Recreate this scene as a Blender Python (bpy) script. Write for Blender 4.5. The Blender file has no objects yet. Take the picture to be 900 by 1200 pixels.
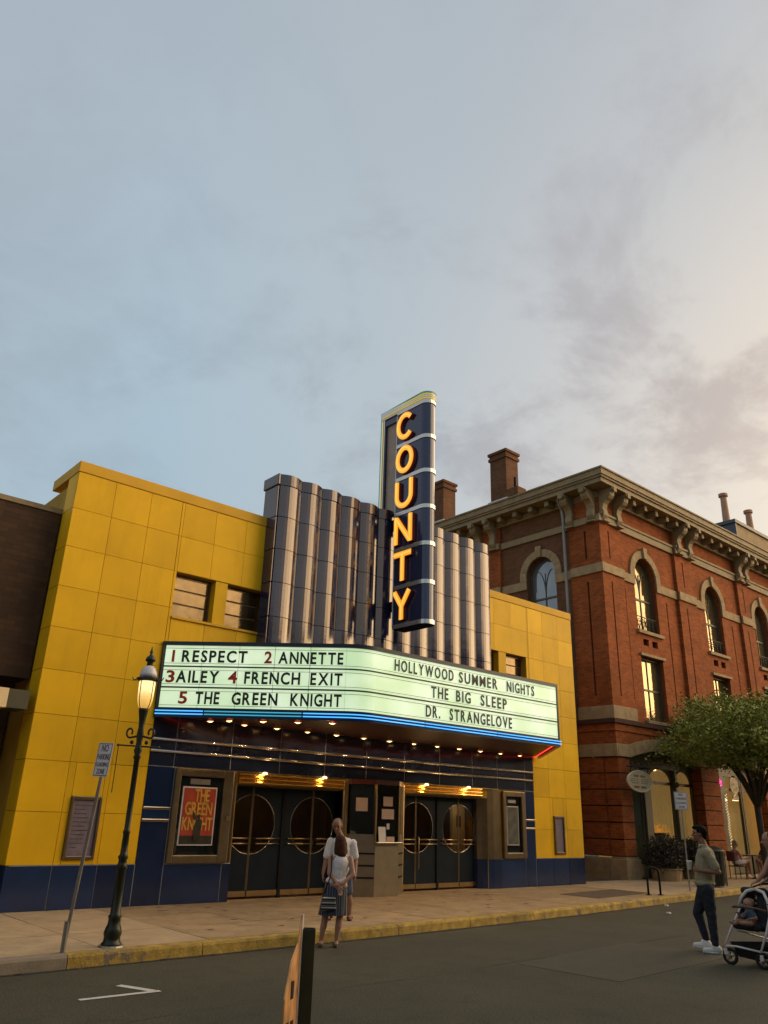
import bpy, bmesh, math, random
from mathutils import Vector, Matrix
random.seed(7)
S = bpy.context.scene
C = S.collection
R_ = math.radians
# ------------------------------------------------------------------ camera
cam_d = bpy.data.cameras.new('camera'); cam = bpy.data.objects.new('camera', cam_d); C.objects.link(cam)
S.camera = cam
Rt = Vector((0.74955463, -0.66131094, 0.02890854)); Up = Vector((-0.26244944, -0.25680971, 0.93014465)); Fw = Vector((0.60769084, 0.70478125, 0.36605359))
cam.matrix_world = Matrix(((Rt.x, Up.x, -Fw.x, 0), (Rt.y, Up.y, -Fw.y, 0), (Rt.z, Up.z, -Fw.z, 1.75), (0, 0, 0, 1)))
cam_d.sensor_fit = 'VERTICAL'; cam_d.sensor_height = 24.0; cam_d.lens = 24.0 * 908.763 / 1200.0
cam_d.clip_start = 0.05; cam_d.clip_end = 3000
S.render.resolution_x = 768; S.render.resolution_y = 1024
# ------------------------------------------------------------------ light
SUN_AZ, SUN_EL = 118.0, 9.0      # azimuth from +Y towards +X
sd = Vector((math.sin(R_(SUN_AZ)) * math.cos(R_(SUN_EL)), math.cos(R_(SUN_AZ)) * math.cos(R_(SUN_EL)), math.sin(R_(SUN_EL))))
W = bpy.data.worlds.new('World'); S.world = W; W.use_nodes = True
def world():
    nt = W.node_tree; N = nt.nodes; L = nt.links; N.clear()
    out = N.new('ShaderNodeOutputWorld'); bg = N.new('ShaderNodeBackground'); bg2 = N.new('ShaderNodeBackground'); add = N.new('ShaderNodeAddShader')
    sky = N.new('ShaderNodeTexSky'); sky.sky_type = 'NISHITA'; sky.sun_disc = False
    sky.sun_elevation = R_(SUN_EL); sky.sun_rotation = R_(SUN_AZ); sky.dust_density = 2.0
    bg2.inputs[1].default_value = 0.05
    L.new(sky.outputs[0], bg2.inputs[0])
    tc = N.new('ShaderNodeTexCoord')
    def math_(op, a, b=None, c=None, clamp=False):
        m = N.new('ShaderNodeMath'); m.operation = op; m.use_clamp = clamp
        for i, v in enumerate((a, b, c)):
            if v is None: continue
            if isinstance(v, (int, float)): m.inputs[i].default_value = v
            else: L.new(v, m.inputs[i])
        return m.outputs[0]
    sep = N.new('ShaderNodeSeparateXYZ'); L.new(tc.outputs['Generated'], sep.inputs[0])
    dot = N.new('ShaderNodeVectorMath'); dot.operation = 'DOT_PRODUCT'; L.new(tc.outputs['Generated'], dot.inputs[0])
    dot.inputs[1].default_value = (math.sin(R_(SUN_AZ)), math.cos(R_(SUN_AZ)), 0.0)
    t = math_('MULTIPLY_ADD', dot.outputs['Value'], 0.5, 0.5)
    ramp = N.new('ShaderNodeValToRGB'); L.new(t, ramp.inputs[0])
    e = ramp.color_ramp.elements
    e[0].position = 0.0; e[0].color = (.38, .38, .38, 1)
    e[1].position = 1.0; e[1].color = (1.5, .95, .45, 1)
    for p, c in ((.30, (.34, .40, .45, 1)), (.46, (.335, .43, .49, 1)), (.60, (.40, .445, .465, 1)), (.71, (.54, .51, .475, 1)), (.81, (.74, .62, .48, 1)), (.92, (1.2, .82, .46, 1))):
        k = e.new(p); k.color = c
    # higher sky: flatter grey-blue
    zen = N.new('ShaderNodeMapRange'); zen.interpolation_type = 'SMOOTHSTEP'; L.new(sep.outputs[2], zen.inputs[0])
    zen.inputs[1].default_value = .35; zen.inputs[2].default_value = .95
    mz = N.new('ShaderNodeMixRGB'); L.new(math_('MULTIPLY', zen.outputs[0], .75), mz.inputs[0]); L.new(ramp.outputs[0], mz.inputs[1]); mz.inputs[2].default_value = (.36, .39, .42, 1)
    # clouds on a flat layer overhead
    zc = math_('MAXIMUM', sep.outputs[2], 0.0); zz = math_('ADD', zc, 0.28)
    cx = math_('DIVIDE', sep.outputs[0], zz); cy = math_('DIVIDE', sep.outputs[1], zz)
    cmb = N.new('ShaderNodeCombineXYZ'); L.new(cx, cmb.inputs[0]); L.new(cy, cmb.inputs[1])
    def noise(scale, det, rough, off):
        mp = N.new('ShaderNodeMapping'); L.new(cmb.outputs[0], mp.inputs[0]); mp.inputs['Location'].default_value = off
        n = N.new('ShaderNodeTexNoise'); L.new(mp.outputs[0], n.inputs['Vector']); n.inputs['Scale'].default_value = scale
        n.inputs['Detail'].default_value = det; n.inputs['Roughness'].default_value = rough; n.inputs['Distortion'].default_value = .35
        return n.outputs[0]
    n1 = noise(1.5, 7, .62, (CL[0], CL[1], 0)); n2 = noise(4.2, 8, .62, (7.3, 1.1, 0))
    s_ = math_('MULTIPLY_ADD', n2, .62, math_('MULTIPLY', n1, .58))
    mr = N.new('ShaderNodeMapRange'); mr.interpolation_type = 'SMOOTHSTEP'; L.new(s_, mr.inputs[0]); mr.inputs[1].default_value = .56; mr.inputs[2].default_value = .71
    # more cloud towards the sunset and low down
    side = N.new('ShaderNodeMapRange'); L.new(t, side.inputs[0]); side.inputs[1].default_value = .42; side.inputs[2].default_value = .75
    side.inputs[3].default_value = .28; side.inputs[4].default_value = .95
    low = N.new('ShaderNodeMapRange'); L.new(sep.outputs[2], low.inputs[0]); low.inputs[1].default_value = .5; low.inputs[2].default_value = .8; low.inputs[3].default_value = 1; low.inputs[4].default_value = .3
    cf = math_('MULTIPLY', math_('MULTIPLY', mr.outputs[0], side.outputs[0]), low.outputs[0])
    cc = N.new('ShaderNodeMixRGB'); cc.blend_type = 'MULTIPLY'; L.new(cf, cc.inputs[0]); L.new(mz.outputs[0], cc.inputs[1]); cc.inputs[2].default_value = (.72, .67, .68, 1)
    # soft broad variation
    n3 = noise(.9, 3, .5, (3.1, 8.2, 0)); v = math_('MULTIPLY_ADD', n3, .30, .87)
    vm = N.new('ShaderNodeMixRGB'); vm.blend_type = 'MULTIPLY'; vm.inputs[0].default_value = 1; L.new(cc.outputs[0], vm.inputs[1])
    cv = N.new('ShaderNodeCombineXYZ'); [L.new(v, cv.inputs[i]) for i in range(3)]; L.new(cv.outputs[0], vm.inputs[2])
    L.new(vm.outputs[0], bg.inputs[0]); bg.inputs[1].default_value = SKY
    L.new(bg.outputs[0], add.inputs[0]); L.new(bg2.outputs[0], add.inputs[1]); L.new(add.outputs[0], out.inputs[0])
CL = (7.5, 8.9); SKY = 1.05
world()
sl = bpy.data.lights.new('sun', 'SUN'); sl.energy = 4.3; sl.angle = R_(85); sl.color = (1.0, .74, .45)
so = bpy.data.objects.new('sun', sl); C.objects.link(so); so.rotation_euler = sd.to_track_quat('Z', 'Y').to_euler()
S.view_settings.view_transform = 'Standard'; S.view_settings.look = 'None'; S.view_settings.exposure = 0.0; S.view_settings.gamma = 1.0
S.render.engine = 'CYCLES'
S.cycles.max_bounces = 6

# ------------------------------------------------------------------ materials
MATS = {}
def mat(name, col, rough=.6, metal=0.0, var=.12, scale=3.0, bump=0.0, bscale=20.0, coat=0.0, emit=None, es=0.0, rnd=0.0, spec=.5, stains=0.0, speck=0.0, sscale=60.0, chips=None):
    if name in MATS: return MATS[name]
    m = bpy.data.materials.new(name); m.use_nodes = True; nt = m.node_tree; N = nt.nodes; L = nt.links
    b = N['Principled BSDF']
    b.inputs['Roughness'].default_value = rough; b.inputs['Metallic'].default_value = metal; b.inputs['Specular IOR Level'].default_value = spec
    if coat: b.inputs['Coat Weight'].default_value = coat; b.inputs['Coat Roughness'].default_value = .08
    tc = N.new('ShaderNodeTexCoord')
    geo = N.new('ShaderNodeNewGeometry')
    n = N.new('ShaderNodeTexNoise'); n.inputs['Scale'].default_value = scale; n.inputs['Detail'].default_value = 6; n.inputs['Roughness'].default_value = .6
    L.new(geo.outputs['Position'], n.inputs['Vector'])
    mr = N.new('ShaderNodeMapRange'); L.new(n.outputs[0], mr.inputs[0]); mr.inputs[1].default_value = .3; mr.inputs[2].default_value = .7
    mr.inputs[3].default_value = 1 - var; mr.inputs[4].default_value = 1 + var
    last = mr.outputs[0]
    if rnd:
        oi = N.new('ShaderNodeObjectInfo'); r = N.new('ShaderNodeMapRange'); L.new(oi.outputs['Random'], r.inputs[0]); r.inputs[3].default_value = 1 - rnd; r.inputs[4].default_value = 1 + rnd
        mm = N.new('ShaderNodeMath'); mm.operation = 'MULTIPLY'; L.new(last, mm.inputs[0]); L.new(r.outputs[0], mm.inputs[1]); last = mm.outputs[0]
    if stains:
        n4 = N.new('ShaderNodeTexNoise'); n4.inputs['Scale'].default_value = .9; n4.inputs['Detail'].default_value = 8; n4.inputs['Roughness'].default_value = .75
        mp = N.new('ShaderNodeMapping'); mp.inputs['Scale'].default_value = (3, 3, .5); L.new(geo.outputs['Position'], mp.inputs[0]); L.new(mp.outputs[0], n4.inputs['Vector'])
        r4 = N.new('ShaderNodeMapRange'); L.new(n4.outputs[0], r4.inputs[0]); r4.inputs[1].default_value = .5; r4.inputs[2].default_value = .75; r4.inputs[3].default_value = 1; r4.inputs[4].default_value = 1 - stains
        mm = N.new('ShaderNodeMath'); mm.operation = 'MULTIPLY'; L.new(last, mm.inputs[0]); L.new(r4.outputs[0], mm.inputs[1]); last = mm.outputs[0]
    if speck:
        n5 = N.new('ShaderNodeTexNoise'); n5.inputs['Scale'].default_value = sscale; n5.inputs['Detail'].default_value = 2; L.new(geo.outputs['Position'], n5.inputs['Vector'])
        r5 = N.new('ShaderNodeMapRange'); L.new(n5.outputs[0], r5.inputs[0]); r5.inputs[1].default_value = .3; r5.inputs[2].default_value = .7; r5.inputs[3].default_value = 1 - speck; r5.inputs[4].default_value = 1 + speck
        mm = N.new('ShaderNodeMath'); mm.operation = 'MULTIPLY'; L.new(last, mm.inputs[0]); L.new(r5.outputs[0], mm.inputs[1]); last = mm.outputs[0]
    vm = N.new('ShaderNodeVectorMath'); vm.operation = 'SCALE'; vm.inputs[0].default_value = col[:3]; L.new(last, vm.inputs['Scale'])
    if chips:
        n6 = N.new('ShaderNodeTexNoise'); n6.inputs['Scale'].default_value = chips[1]; n6.inputs['Detail'].default_value = 9; n6.inputs['Roughness'].default_value = .75; L.new(geo.outputs['Position'], n6.inputs['Vector'])
        r6 = N.new('ShaderNodeMapRange'); L.new(n6.outputs[0], r6.inputs[0]); r6.inputs[1].default_value = chips[2]; r6.inputs[2].default_value = chips[2] + .05
        mx = N.new('ShaderNodeMixRGB'); L.new(r6.outputs[0], mx.inputs[0]); L.new(vm.outputs[0], mx.inputs[1]); mx.inputs[2].default_value = (*chips[0], 1); L.new(mx.outputs[0], b.inputs['Base Color'])
    else: L.new(vm.outputs[0], b.inputs['Base Color'])
    if bump:
        n2 = N.new('ShaderNodeTexNoise'); n2.inputs['Scale'].default_value = bscale; n2.inputs['Detail'].default_value = 4; L.new(geo.outputs['Position'], n2.inputs['Vector'])
        bp = N.new('ShaderNodeBump'); bp.inputs['Strength'].default_value = bump; bp.inputs['Distance'].default_value = .02; L.new(n2.outputs[0], bp.inputs['Height']); L.new(bp.outputs[0], b.inputs['Normal'])
    if emit:
        b.inputs['Emission Color'].default_value = (*emit, 1); b.inputs['Emission Strength'].default_value = es
    MATS[name] = m
    return m
def brickmat(name, c1, c2, mortar, sx=.215, sz=.075, side=False, rough=.85):
    m = bpy.data.materials.new(name); m.use_nodes = True; nt = m.node_tree; N = nt.nodes; L = nt.links; b = N['Principled BSDF']
    geo = N.new('ShaderNodeNewGeometry'); sp = N.new('ShaderNodeSeparateXYZ'); L.new(geo.outputs['Position'], sp.inputs[0])
    ad = N.new('ShaderNodeMath'); ad.operation = 'ADD'; L.new(sp.outputs[0], ad.inputs[0]); L.new(sp.outputs[1], ad.inputs[1])
    cb = N.new('ShaderNodeCombineXYZ'); L.new(ad.outputs[0], cb.inputs[0]); L.new(sp.outputs[2], cb.inputs[1])
    br = N.new('ShaderNodeTexBrick'); L.new(cb.outputs[0], br.inputs['Vector'])
    br.inputs['Scale'].default_value = 1; br.inputs['Brick Width'].default_value = sx; br.inputs['Row Height'].default_value = sz; br.inputs['Mortar Size'].default_value = .006
    br.inputs['Color1'].default_value = (*c1, 1); br.inputs['Color2'].default_value = (*c2, 1); br.inputs['Mortar'].default_value = (*mortar, 1); br.inputs['Mortar Smooth'].default_value = .3
    n = N.new('ShaderNodeTexNoise'); n.inputs['Scale'].default_value = 1.3; n.inputs['Detail'].default_value = 8; n.inputs['Roughness'].default_value = .65; L.new(geo.outputs['Position'], n.inputs['Vector'])
    mr = N.new('ShaderNodeMapRange'); L.new(n.outputs[0], mr.inputs[0]); mr.inputs[1].default_value = .3; mr.inputs[2].default_value = .7; mr.inputs[3].default_value = .76; mr.inputs[4].default_value = 1.18
    vm = N.new('ShaderNodeVectorMath'); vm.operation = 'SCALE'; L.new(br.outputs[0], vm.inputs[0]); L.new(mr.outputs[0], vm.inputs['Scale']); L.new(vm.outputs[0], b.inputs['Base Color'])
    b.inputs['Roughness'].default_value = rough; b.inputs['Specular IOR Level'].default_value = .2
    bp = N.new('ShaderNodeBump'); bp.inputs['Strength'].default_value = .5; bp.inputs['Distance'].default_value = .01; bp.invert = True; L.new(br.outputs['Fac'], bp.inputs['Height']); L.new(bp.outputs[0], b.inputs['Normal'])
    MATS[name] = m
    return m
def stripemat(name, cols, axis, scale, rough=.8):
    m = bpy.data.materials.new(name); m.use_nodes = True; nt = m.node_tree; N = nt.nodes; L = nt.links; b = N['Principled BSDF']
    tc = N.new('ShaderNodeTexCoord'); sp = N.new('ShaderNodeSeparateXYZ'); L.new(tc.outputs['Object'], sp.inputs[0])
    mu = N.new('ShaderNodeMath'); mu.operation = 'MULTIPLY'; mu.inputs[1].default_value = scale; L.new(sp.outputs[axis], mu.inputs[0])
    fr = N.new('ShaderNodeMath'); fr.operation = 'FRACT'; L.new(mu.outputs[0], fr.inputs[0])
    rp = N.new('ShaderNodeValToRGB'); rp.color_ramp.interpolation = 'CONSTANT'; L.new(fr.outputs[0], rp.inputs[0])
    e = rp.color_ramp.elements
    e[0].position = 0; e[0].color = (*cols[0][1], 1); e[1].position = cols[1][0]; e[1].color = (*cols[1][1], 1)
    for p, c in cols[2:]:
        k = e.new(p); k.color = (*c, 1)
    L.new(rp.outputs[0], b.inputs['Base Color']); b.inputs['Roughness'].default_value = rough
    MATS[name] = m
    return m
def emitmat(name, col, s):
    m = bpy.data.materials.new(name); m.use_nodes = True; nt = m.node_tree; N = nt.nodes; L = nt.links; b = N['Principled BSDF']
    b.inputs['Base Color'].default_value = (*[min(1, c * .5) for c in col], 1); b.inputs['Roughness'].default_value = .3
    b.inputs['Emission Color'].default_value = (*col, 1); b.inputs['Emission Strength'].default_value = s
    MATS[name] = m
    return m
M = dict(
 yellow=mat('yellow_tile', (.76, .44, .009), .55, 0, .09, 1.2, .05, 6, .0, rnd=.09, stains=.14, spec=.18),
 yellowtrim=mat('yellow_trim', (.64, .37, .035), .6, 0, .08, 1.5, .03, 8, spec=.15),
 grout=mat('yellow_grout', (.42, .24, .02), .9),
 core=mat('wall_core', (.20, .16, .11), .9, 0, .2),
 navy=mat('navy_glazed_tile', (.008, .014, .036), .22, 0, .2, 2, .06, 4, .25, rnd=.15),
 blue=mat('blue_base_tile', (.010, .026, .082), .2, 0, .2, 2, .04, 3, .3, rnd=.35),
 joint=mat('pale_joint', (.30, .30, .31), .8),
 flute=mat('blue_grey_glazed_terracotta', (.016, .020, .058), .16, 0, .35, 2.0, .3, 2.0, .0, rnd=.25, spec=.5),
 chrome=mat('polished_trim', (.62, .56, .47), .22, 1.0, .06, 4, .03, 6),
 brass=mat('brushed_bronze', (.50, .37, .20), .30, 1.0, .12, 6, .05, 30),
 bronze=mat('dull_bronze', (.22, .175, .115), .34, .9, .15, 4, .06, 10),
 gold=mat('reeded_brass', (.72, .45, .12), .24, 1.0, .08, 6),
 steel=mat('stainless_panel', (.38, .34, .27), .36, 1.0, .1, 5, .05, 12),
 black=mat('black_paint', (.012, .012, .014), .6, 0, .2, spec=.15),
 door=mat('navy_door', (.009, .017, .028), .4, 0, .2, spec=.2),
 glass=mat('dark_glass', (.012, .016, .016), .04, 0, .3, 2, .0, 1, 0, spec=.8),
 frame=mat('marquee_frame_navy', (.012, .020, .035), .35, .2, .15),
 soffit=mat('soffit_dark_red', (.07, .022, .014), .5, 0, .2),
 navysign=mat('sign_navy_enamel', (.012, .02, .07), .18, .1, .1, 3, .02, 3, .5),
 silver=mat('silver_band', (.62, .60, .56), .3, .9, .1),
 greypanel=mat('sign_grey_panel', (.34, .27, .21), .5, .2, .15),
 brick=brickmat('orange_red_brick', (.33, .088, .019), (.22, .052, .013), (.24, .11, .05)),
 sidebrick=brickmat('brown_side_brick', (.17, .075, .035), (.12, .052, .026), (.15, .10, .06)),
 brickbrown=brickmat('brown_brick', (.060, .036, .022), (.085, .048, .028), (.05, .036, .026), .3, .1),
 stone=mat('sandstone_trim', (.33, .235, .125), .85, 0, .22, 4, .3, 18, stains=.25),
 cornice=mat('cornice_paint', (.255, .19, .10), .7, 0, .2, 3, .1, 12, stains=.3),
 slotw=mat('slot_shade_brick', (.16, .045, .018), .9),  # darker backing that paints shade into the wall slots
 slot=mat('dark_brick_and_slot_shade', (.06, .022, .014), .9),  # pilaster slot shade painted into the colour; courses and cores share it
 lobby=mat('dark_lobby_wall', (.10, .06, .035), .7, 0, .4, 2), curtain=emitmat('lit_curtain', (1.0, .62, .20), .42),
 curtain2=mat('self_lit_yellow_curtain', (.60, .42, .15), .9, emit=(1.0, .62, .2), es=.14),  # emission stands in for lamplight on the curtains and interior back wall
 olive=mat('olive_painted_wood', (.075, .065, .035), .5, 0, .15),
 maroon=mat('maroon_sash', (.10, .022, .015), .4),
 asphalt=mat('asphalt', (.063, .060, .041), .86, 0, .16, .5, .6, 70, stains=.30, speck=.38, sscale=45, spec=.3),
 tar=mat('tar', (.035, .033, .026), .6, 0, .3, 5), patch=mat('asphalt_patch', (.056, .053, .036), .9, 0, .12, 3, .4, 90, speck=.3, sscale=50),
 ground=mat('ground_earth', (.09, .085, .07), .95, 0, .2, .3),
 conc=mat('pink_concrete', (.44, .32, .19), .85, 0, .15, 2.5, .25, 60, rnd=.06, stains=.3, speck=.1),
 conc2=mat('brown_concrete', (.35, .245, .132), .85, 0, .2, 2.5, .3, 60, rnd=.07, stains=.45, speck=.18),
 kerbpaint=mat('worn_yellow_kerb_paint', (.42, .275, .05), .8, 0, .35, 6, .5, 30, rnd=.12, stains=.5, speck=.15, chips=((.17, .135, .09), 3.2, .555)),
 kerbgrey=mat('grey_kerb', (.22, .18, .13), .85, 0, .2, 4, .3, 30),
 whitepaint=mat('white_road_paint', (.58, .56, .50), .75, 0, .12, 14, chips=((.09, .085, .06), 16, .60)),
 darkpatch=mat('dark_patch', (.10, .07, .045), .9, 0, .2, 3, .3, 40),
 iron=mat('dark_green_iron', (.018, .022, .014), .38, .3, .25, 8, .1, 20),
 lampdome=mat('white_glass_dome', (.62, .60, .62), .25, 0, .05),
 pipe=mat('grey_downpipe', (.25, .24, .22), .5, .4, .15),
 galv=mat('galvanised_steel', (.30, .28, .25), .45, .7, .15, 8),
 white=mat('white_enamel', (.70, .67, .66), .4, 0, .05),
 signtext=mat('sign_ink', (.05, .025, .04), .6),
 cream=mat('cream_fascia', (.88, .66, .36), .5, 0, .06),
 dome=mat('slate_grey', (.06, .075, .09), .5),
 pot=mat('clay_pot', (.42, .24, .14), .8, 0, .2, 6),
 trunk=mat('bark', (.055, .042, .03), .95, 0, .3, 8, .5, 30),
 leaf=mat('leaf', (.075, .105, .022), .7, 0, .35, 1.2, rnd=0),
 shrub=mat('shrub_leaf', (.022, .028, .018), .7, 0, .35, 3),
 skin=mat('skin', (.38, .20, .13), .55, 0, .06, 9),
 skin2=mat('tan_skin', (.26, .125, .075), .55, 0, .06, 9),
 hairbr=mat('brown_hair', (.060, .022, .012), .7, 0, .3, 30, spec=.15),
 hairgr=mat('grey_hair', (.16, .13, .11), .8, 0, .3, 30, spec=.1),
 hairbk=mat('black_hair', (.012, .009, .007), .8, 0, .3, 30, spec=.08),
 whitecloth=mat('white_cotton', (.66, .62, .60), .85, 0, .05, 8, .3, 14),
 khaki=mat('khaki_knit', (.31, .27, .17), .9, 0, .08, 8, .3, 14),
 khakilight=mat('pale_khaki_knit', (.52, .50, .37), .9, 0, .06, 8, .3, 14),
 navycloth=mat('navy_cloth', (.014, .018, .030), .85, 0, .2, 8, .3, 14),
 shortcl=mat('blue_grey_cotton', (.085, .105, .15), .9, 0, .2, 8, .2, 14),
 tealcl=mat('teal_blue_cloth', (.03, .07, .12), .85, 0, .15, 8, .2, 14),
 shoe=mat('white_canvas_shoe', (.70, .69, .68), .6, 0, .05),
 blackshoe=mat('black_sandal', (.015, .012, .012), .5),
 rubber=mat('rubber', (.012, .012, .012), .8),
 strblack=mat('stroller_fabric', (.014, .014, .017), .8, 0, .2, 10),
 lips=mat('lips', (.30, .10, .08), .5), eye=mat('eye_dark', (.02, .014, .01), .3),
 paper=mat('paper_notice', (.62, .46, .36), .8, 0, .08, 12),
 purple=mat('display_board_grey_violet', (.20, .16, .20), .3, 0, .2, 9),
 posterred=mat('poster_red', (.42, .05, .022), .4, 0, .25, 6), posteryel=mat('poster_ochre', (.62, .36, .05), .4, 0, .2, 9),
 posterdark=mat('poster_dark', (.03, .028, .02), .4, 0, .5, 6), postergrey=mat('poster_film_grey', (.08, .085, .075), .4, 0, .6, 5),
 boardtan=mat('orange_print', (.60, .30, .10), .6, 0, .5, 9), bingreen=mat('dark_green_bin', (.016, .022, .015), .5, 0, .2),
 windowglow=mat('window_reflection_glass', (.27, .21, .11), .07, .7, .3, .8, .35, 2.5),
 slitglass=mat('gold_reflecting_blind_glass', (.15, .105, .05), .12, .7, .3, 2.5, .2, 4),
 winside=mat('pale_window_glass', (.24, .27, .29), .08, .6, .15, 1.0, .1, 2),
 blind=mat('window_blind', (.28, .18, .08), .6, 0, .15, 5),
 neonblue=emitmat('blue_neon', (.07, .42, 1.0), 1.5), neoncyan=emitmat('cyan_neon', (.06, .48, .70), .75), neonred=emitmat('red_neon', (1.0, .05, .03), 2.0),
 neonpink=emitmat('pink_neon', (1.0, .03, .35), 1.3), neonyel=emitmat('yellow_tube', (.85, .66, .14), .50), neongrn=emitmat('green_tube', (.10, .42, .30), .30), neonwht=emitmat('white_tube', (.75, .70, .55), .40),
 trough=mat('blue_neon_trough', (.006, .022, .06), .3, .2, .1),
 orange=emitmat('orange_neon_letter', (1.0, .40, .035), .92), orangecore=emitmat('orange_neon_core', (1.0, .55, .09), 1.0), orangeside=mat('letter_return_red', (.25, .03, .01), .5, 0, .1),
 bulb=emitmat('warm_bulb', (1.0, .74, .36), 3.2), bulb2=emitmat('small_white_bulb', (1.0, .80, .50), 1.8),
 lampglass=None, letterblack=mat('marquee_letter_black', (.012, .014, .012), .5, 0, .1), letterred=mat('marquee_letter_red', (.45, .03, .02), .5, 0, .1),
 rail=mat('marquee_rail', (.02, .035, .03), .5), thinrail=mat('thin_letter_rail', (.22, .26, .18), .5),
 flower=mat('flower_orange_glow', (.8, .35, .04), .7, emit=(1, .45, .05), es=.35),  # emission puts the orange glow into the blossoms
)
def panelmat():
    m = bpy.data.materials.new('lit_marquee_panel'); m.use_nodes = True; nt = m.node_tree; N = nt.nodes; L = nt.links; b = N['Principled BSDF']
    b.inputs['Base Color'].default_value = (.5, .55, .45, 1); b.inputs['Roughness'].default_value = .35
    g = N.new('ShaderNodeNewGeometry'); n = N.new('ShaderNodeTexNoise'); n.inputs['Scale'].default_value = 1.6; n.inputs['Detail'].default_value = 2; L.new(g.outputs['Position'], n.inputs['Vector'])
    rp = N.new('ShaderNodeValToRGB'); L.new(n.outputs[0], rp.inputs[0]); e = rp.color_ramp.elements
    e[0].position = .32; e[0].color = (.46, .66, .36, 1); e[1].position = .68; e[1].color = (.66, .80, .56, 1)
    L.new(rp.outputs[0], b.inputs['Emission Color']); b.inputs['Emission Strength'].default_value = .92
    return m
M['panel'] = panelmat()
def lampglassmat():
    m = bpy.data.materials.new('lit_ribbed_lamp_glass'); m.use_nodes = True; nt = m.node_tree; N = nt.nodes; L = nt.links; b = N['Principled BSDF']
    tc = N.new('ShaderNodeTexCoord'); sp = N.new('ShaderNodeSeparateXYZ'); L.new(tc.outputs['Object'], sp.inputs[0])
    n = N.new('ShaderNodeTexNoise'); mp = N.new('ShaderNodeMapping'); mp.inputs['Scale'].default_value = (30, 30, 3); L.new(tc.outputs['Object'], mp.inputs[0]); L.new(mp.outputs[0], n.inputs['Vector'])
    mr = N.new('ShaderNodeMapRange'); L.new(sp.outputs[2], mr.inputs[0]); mr.inputs[1].default_value = 2.9; mr.inputs[2].default_value = 3.3
    ad = N.new('ShaderNodeMath'); ad.operation = 'MULTIPLY_ADD'; L.new(n.outputs[0], ad.inputs[0]); ad.inputs[1].default_value = .7; L.new(mr.outputs[0], ad.inputs[2])
    rp = N.new('ShaderNodeValToRGB'); L.new(ad.outputs[0], rp.inputs[0]); e = rp.color_ramp.elements
    e[0].position = .2; e[0].color = (.55, .27, .03, 1); e[1].position = 1.0; e[1].color = (1.5, 1.1, .5, 1); k = e.new(.7); k.color = (.95, .55, .12, 1)
    L.new(rp.outputs[0], b.inputs['Emission Color']); b.inputs['Emission Strength'].default_value = .9; b.inputs['Base Color'].default_value = (.5, .4, .2, 1); b.inputs['Roughness'].default_value = .15
    return m
M['lampglass'] = lampglassmat()

def tinted():
    m = bpy.data.materials.new('tinted_porthole_glass'); m.use_nodes = True; b = m.node_tree.nodes['Principled BSDF']
    b.inputs['Base Color'].default_value = (.55, .60, .58, 1); b.inputs['Transmission Weight'].default_value = 1; b.inputs['Roughness'].default_value = .02; b.inputs['IOR'].default_value = 1.45
    b.inputs['Coat Weight'].default_value = .3; return m
M['doorglass'] = tinted()
M['flute'].node_tree.nodes['Principled BSDF'].inputs['IOR'].default_value = 1.95
M['flute'].node_tree.nodes['Principled BSDF'].inputs['Specular Tint'].default_value = (1.0, .86, .70, 1)
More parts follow.
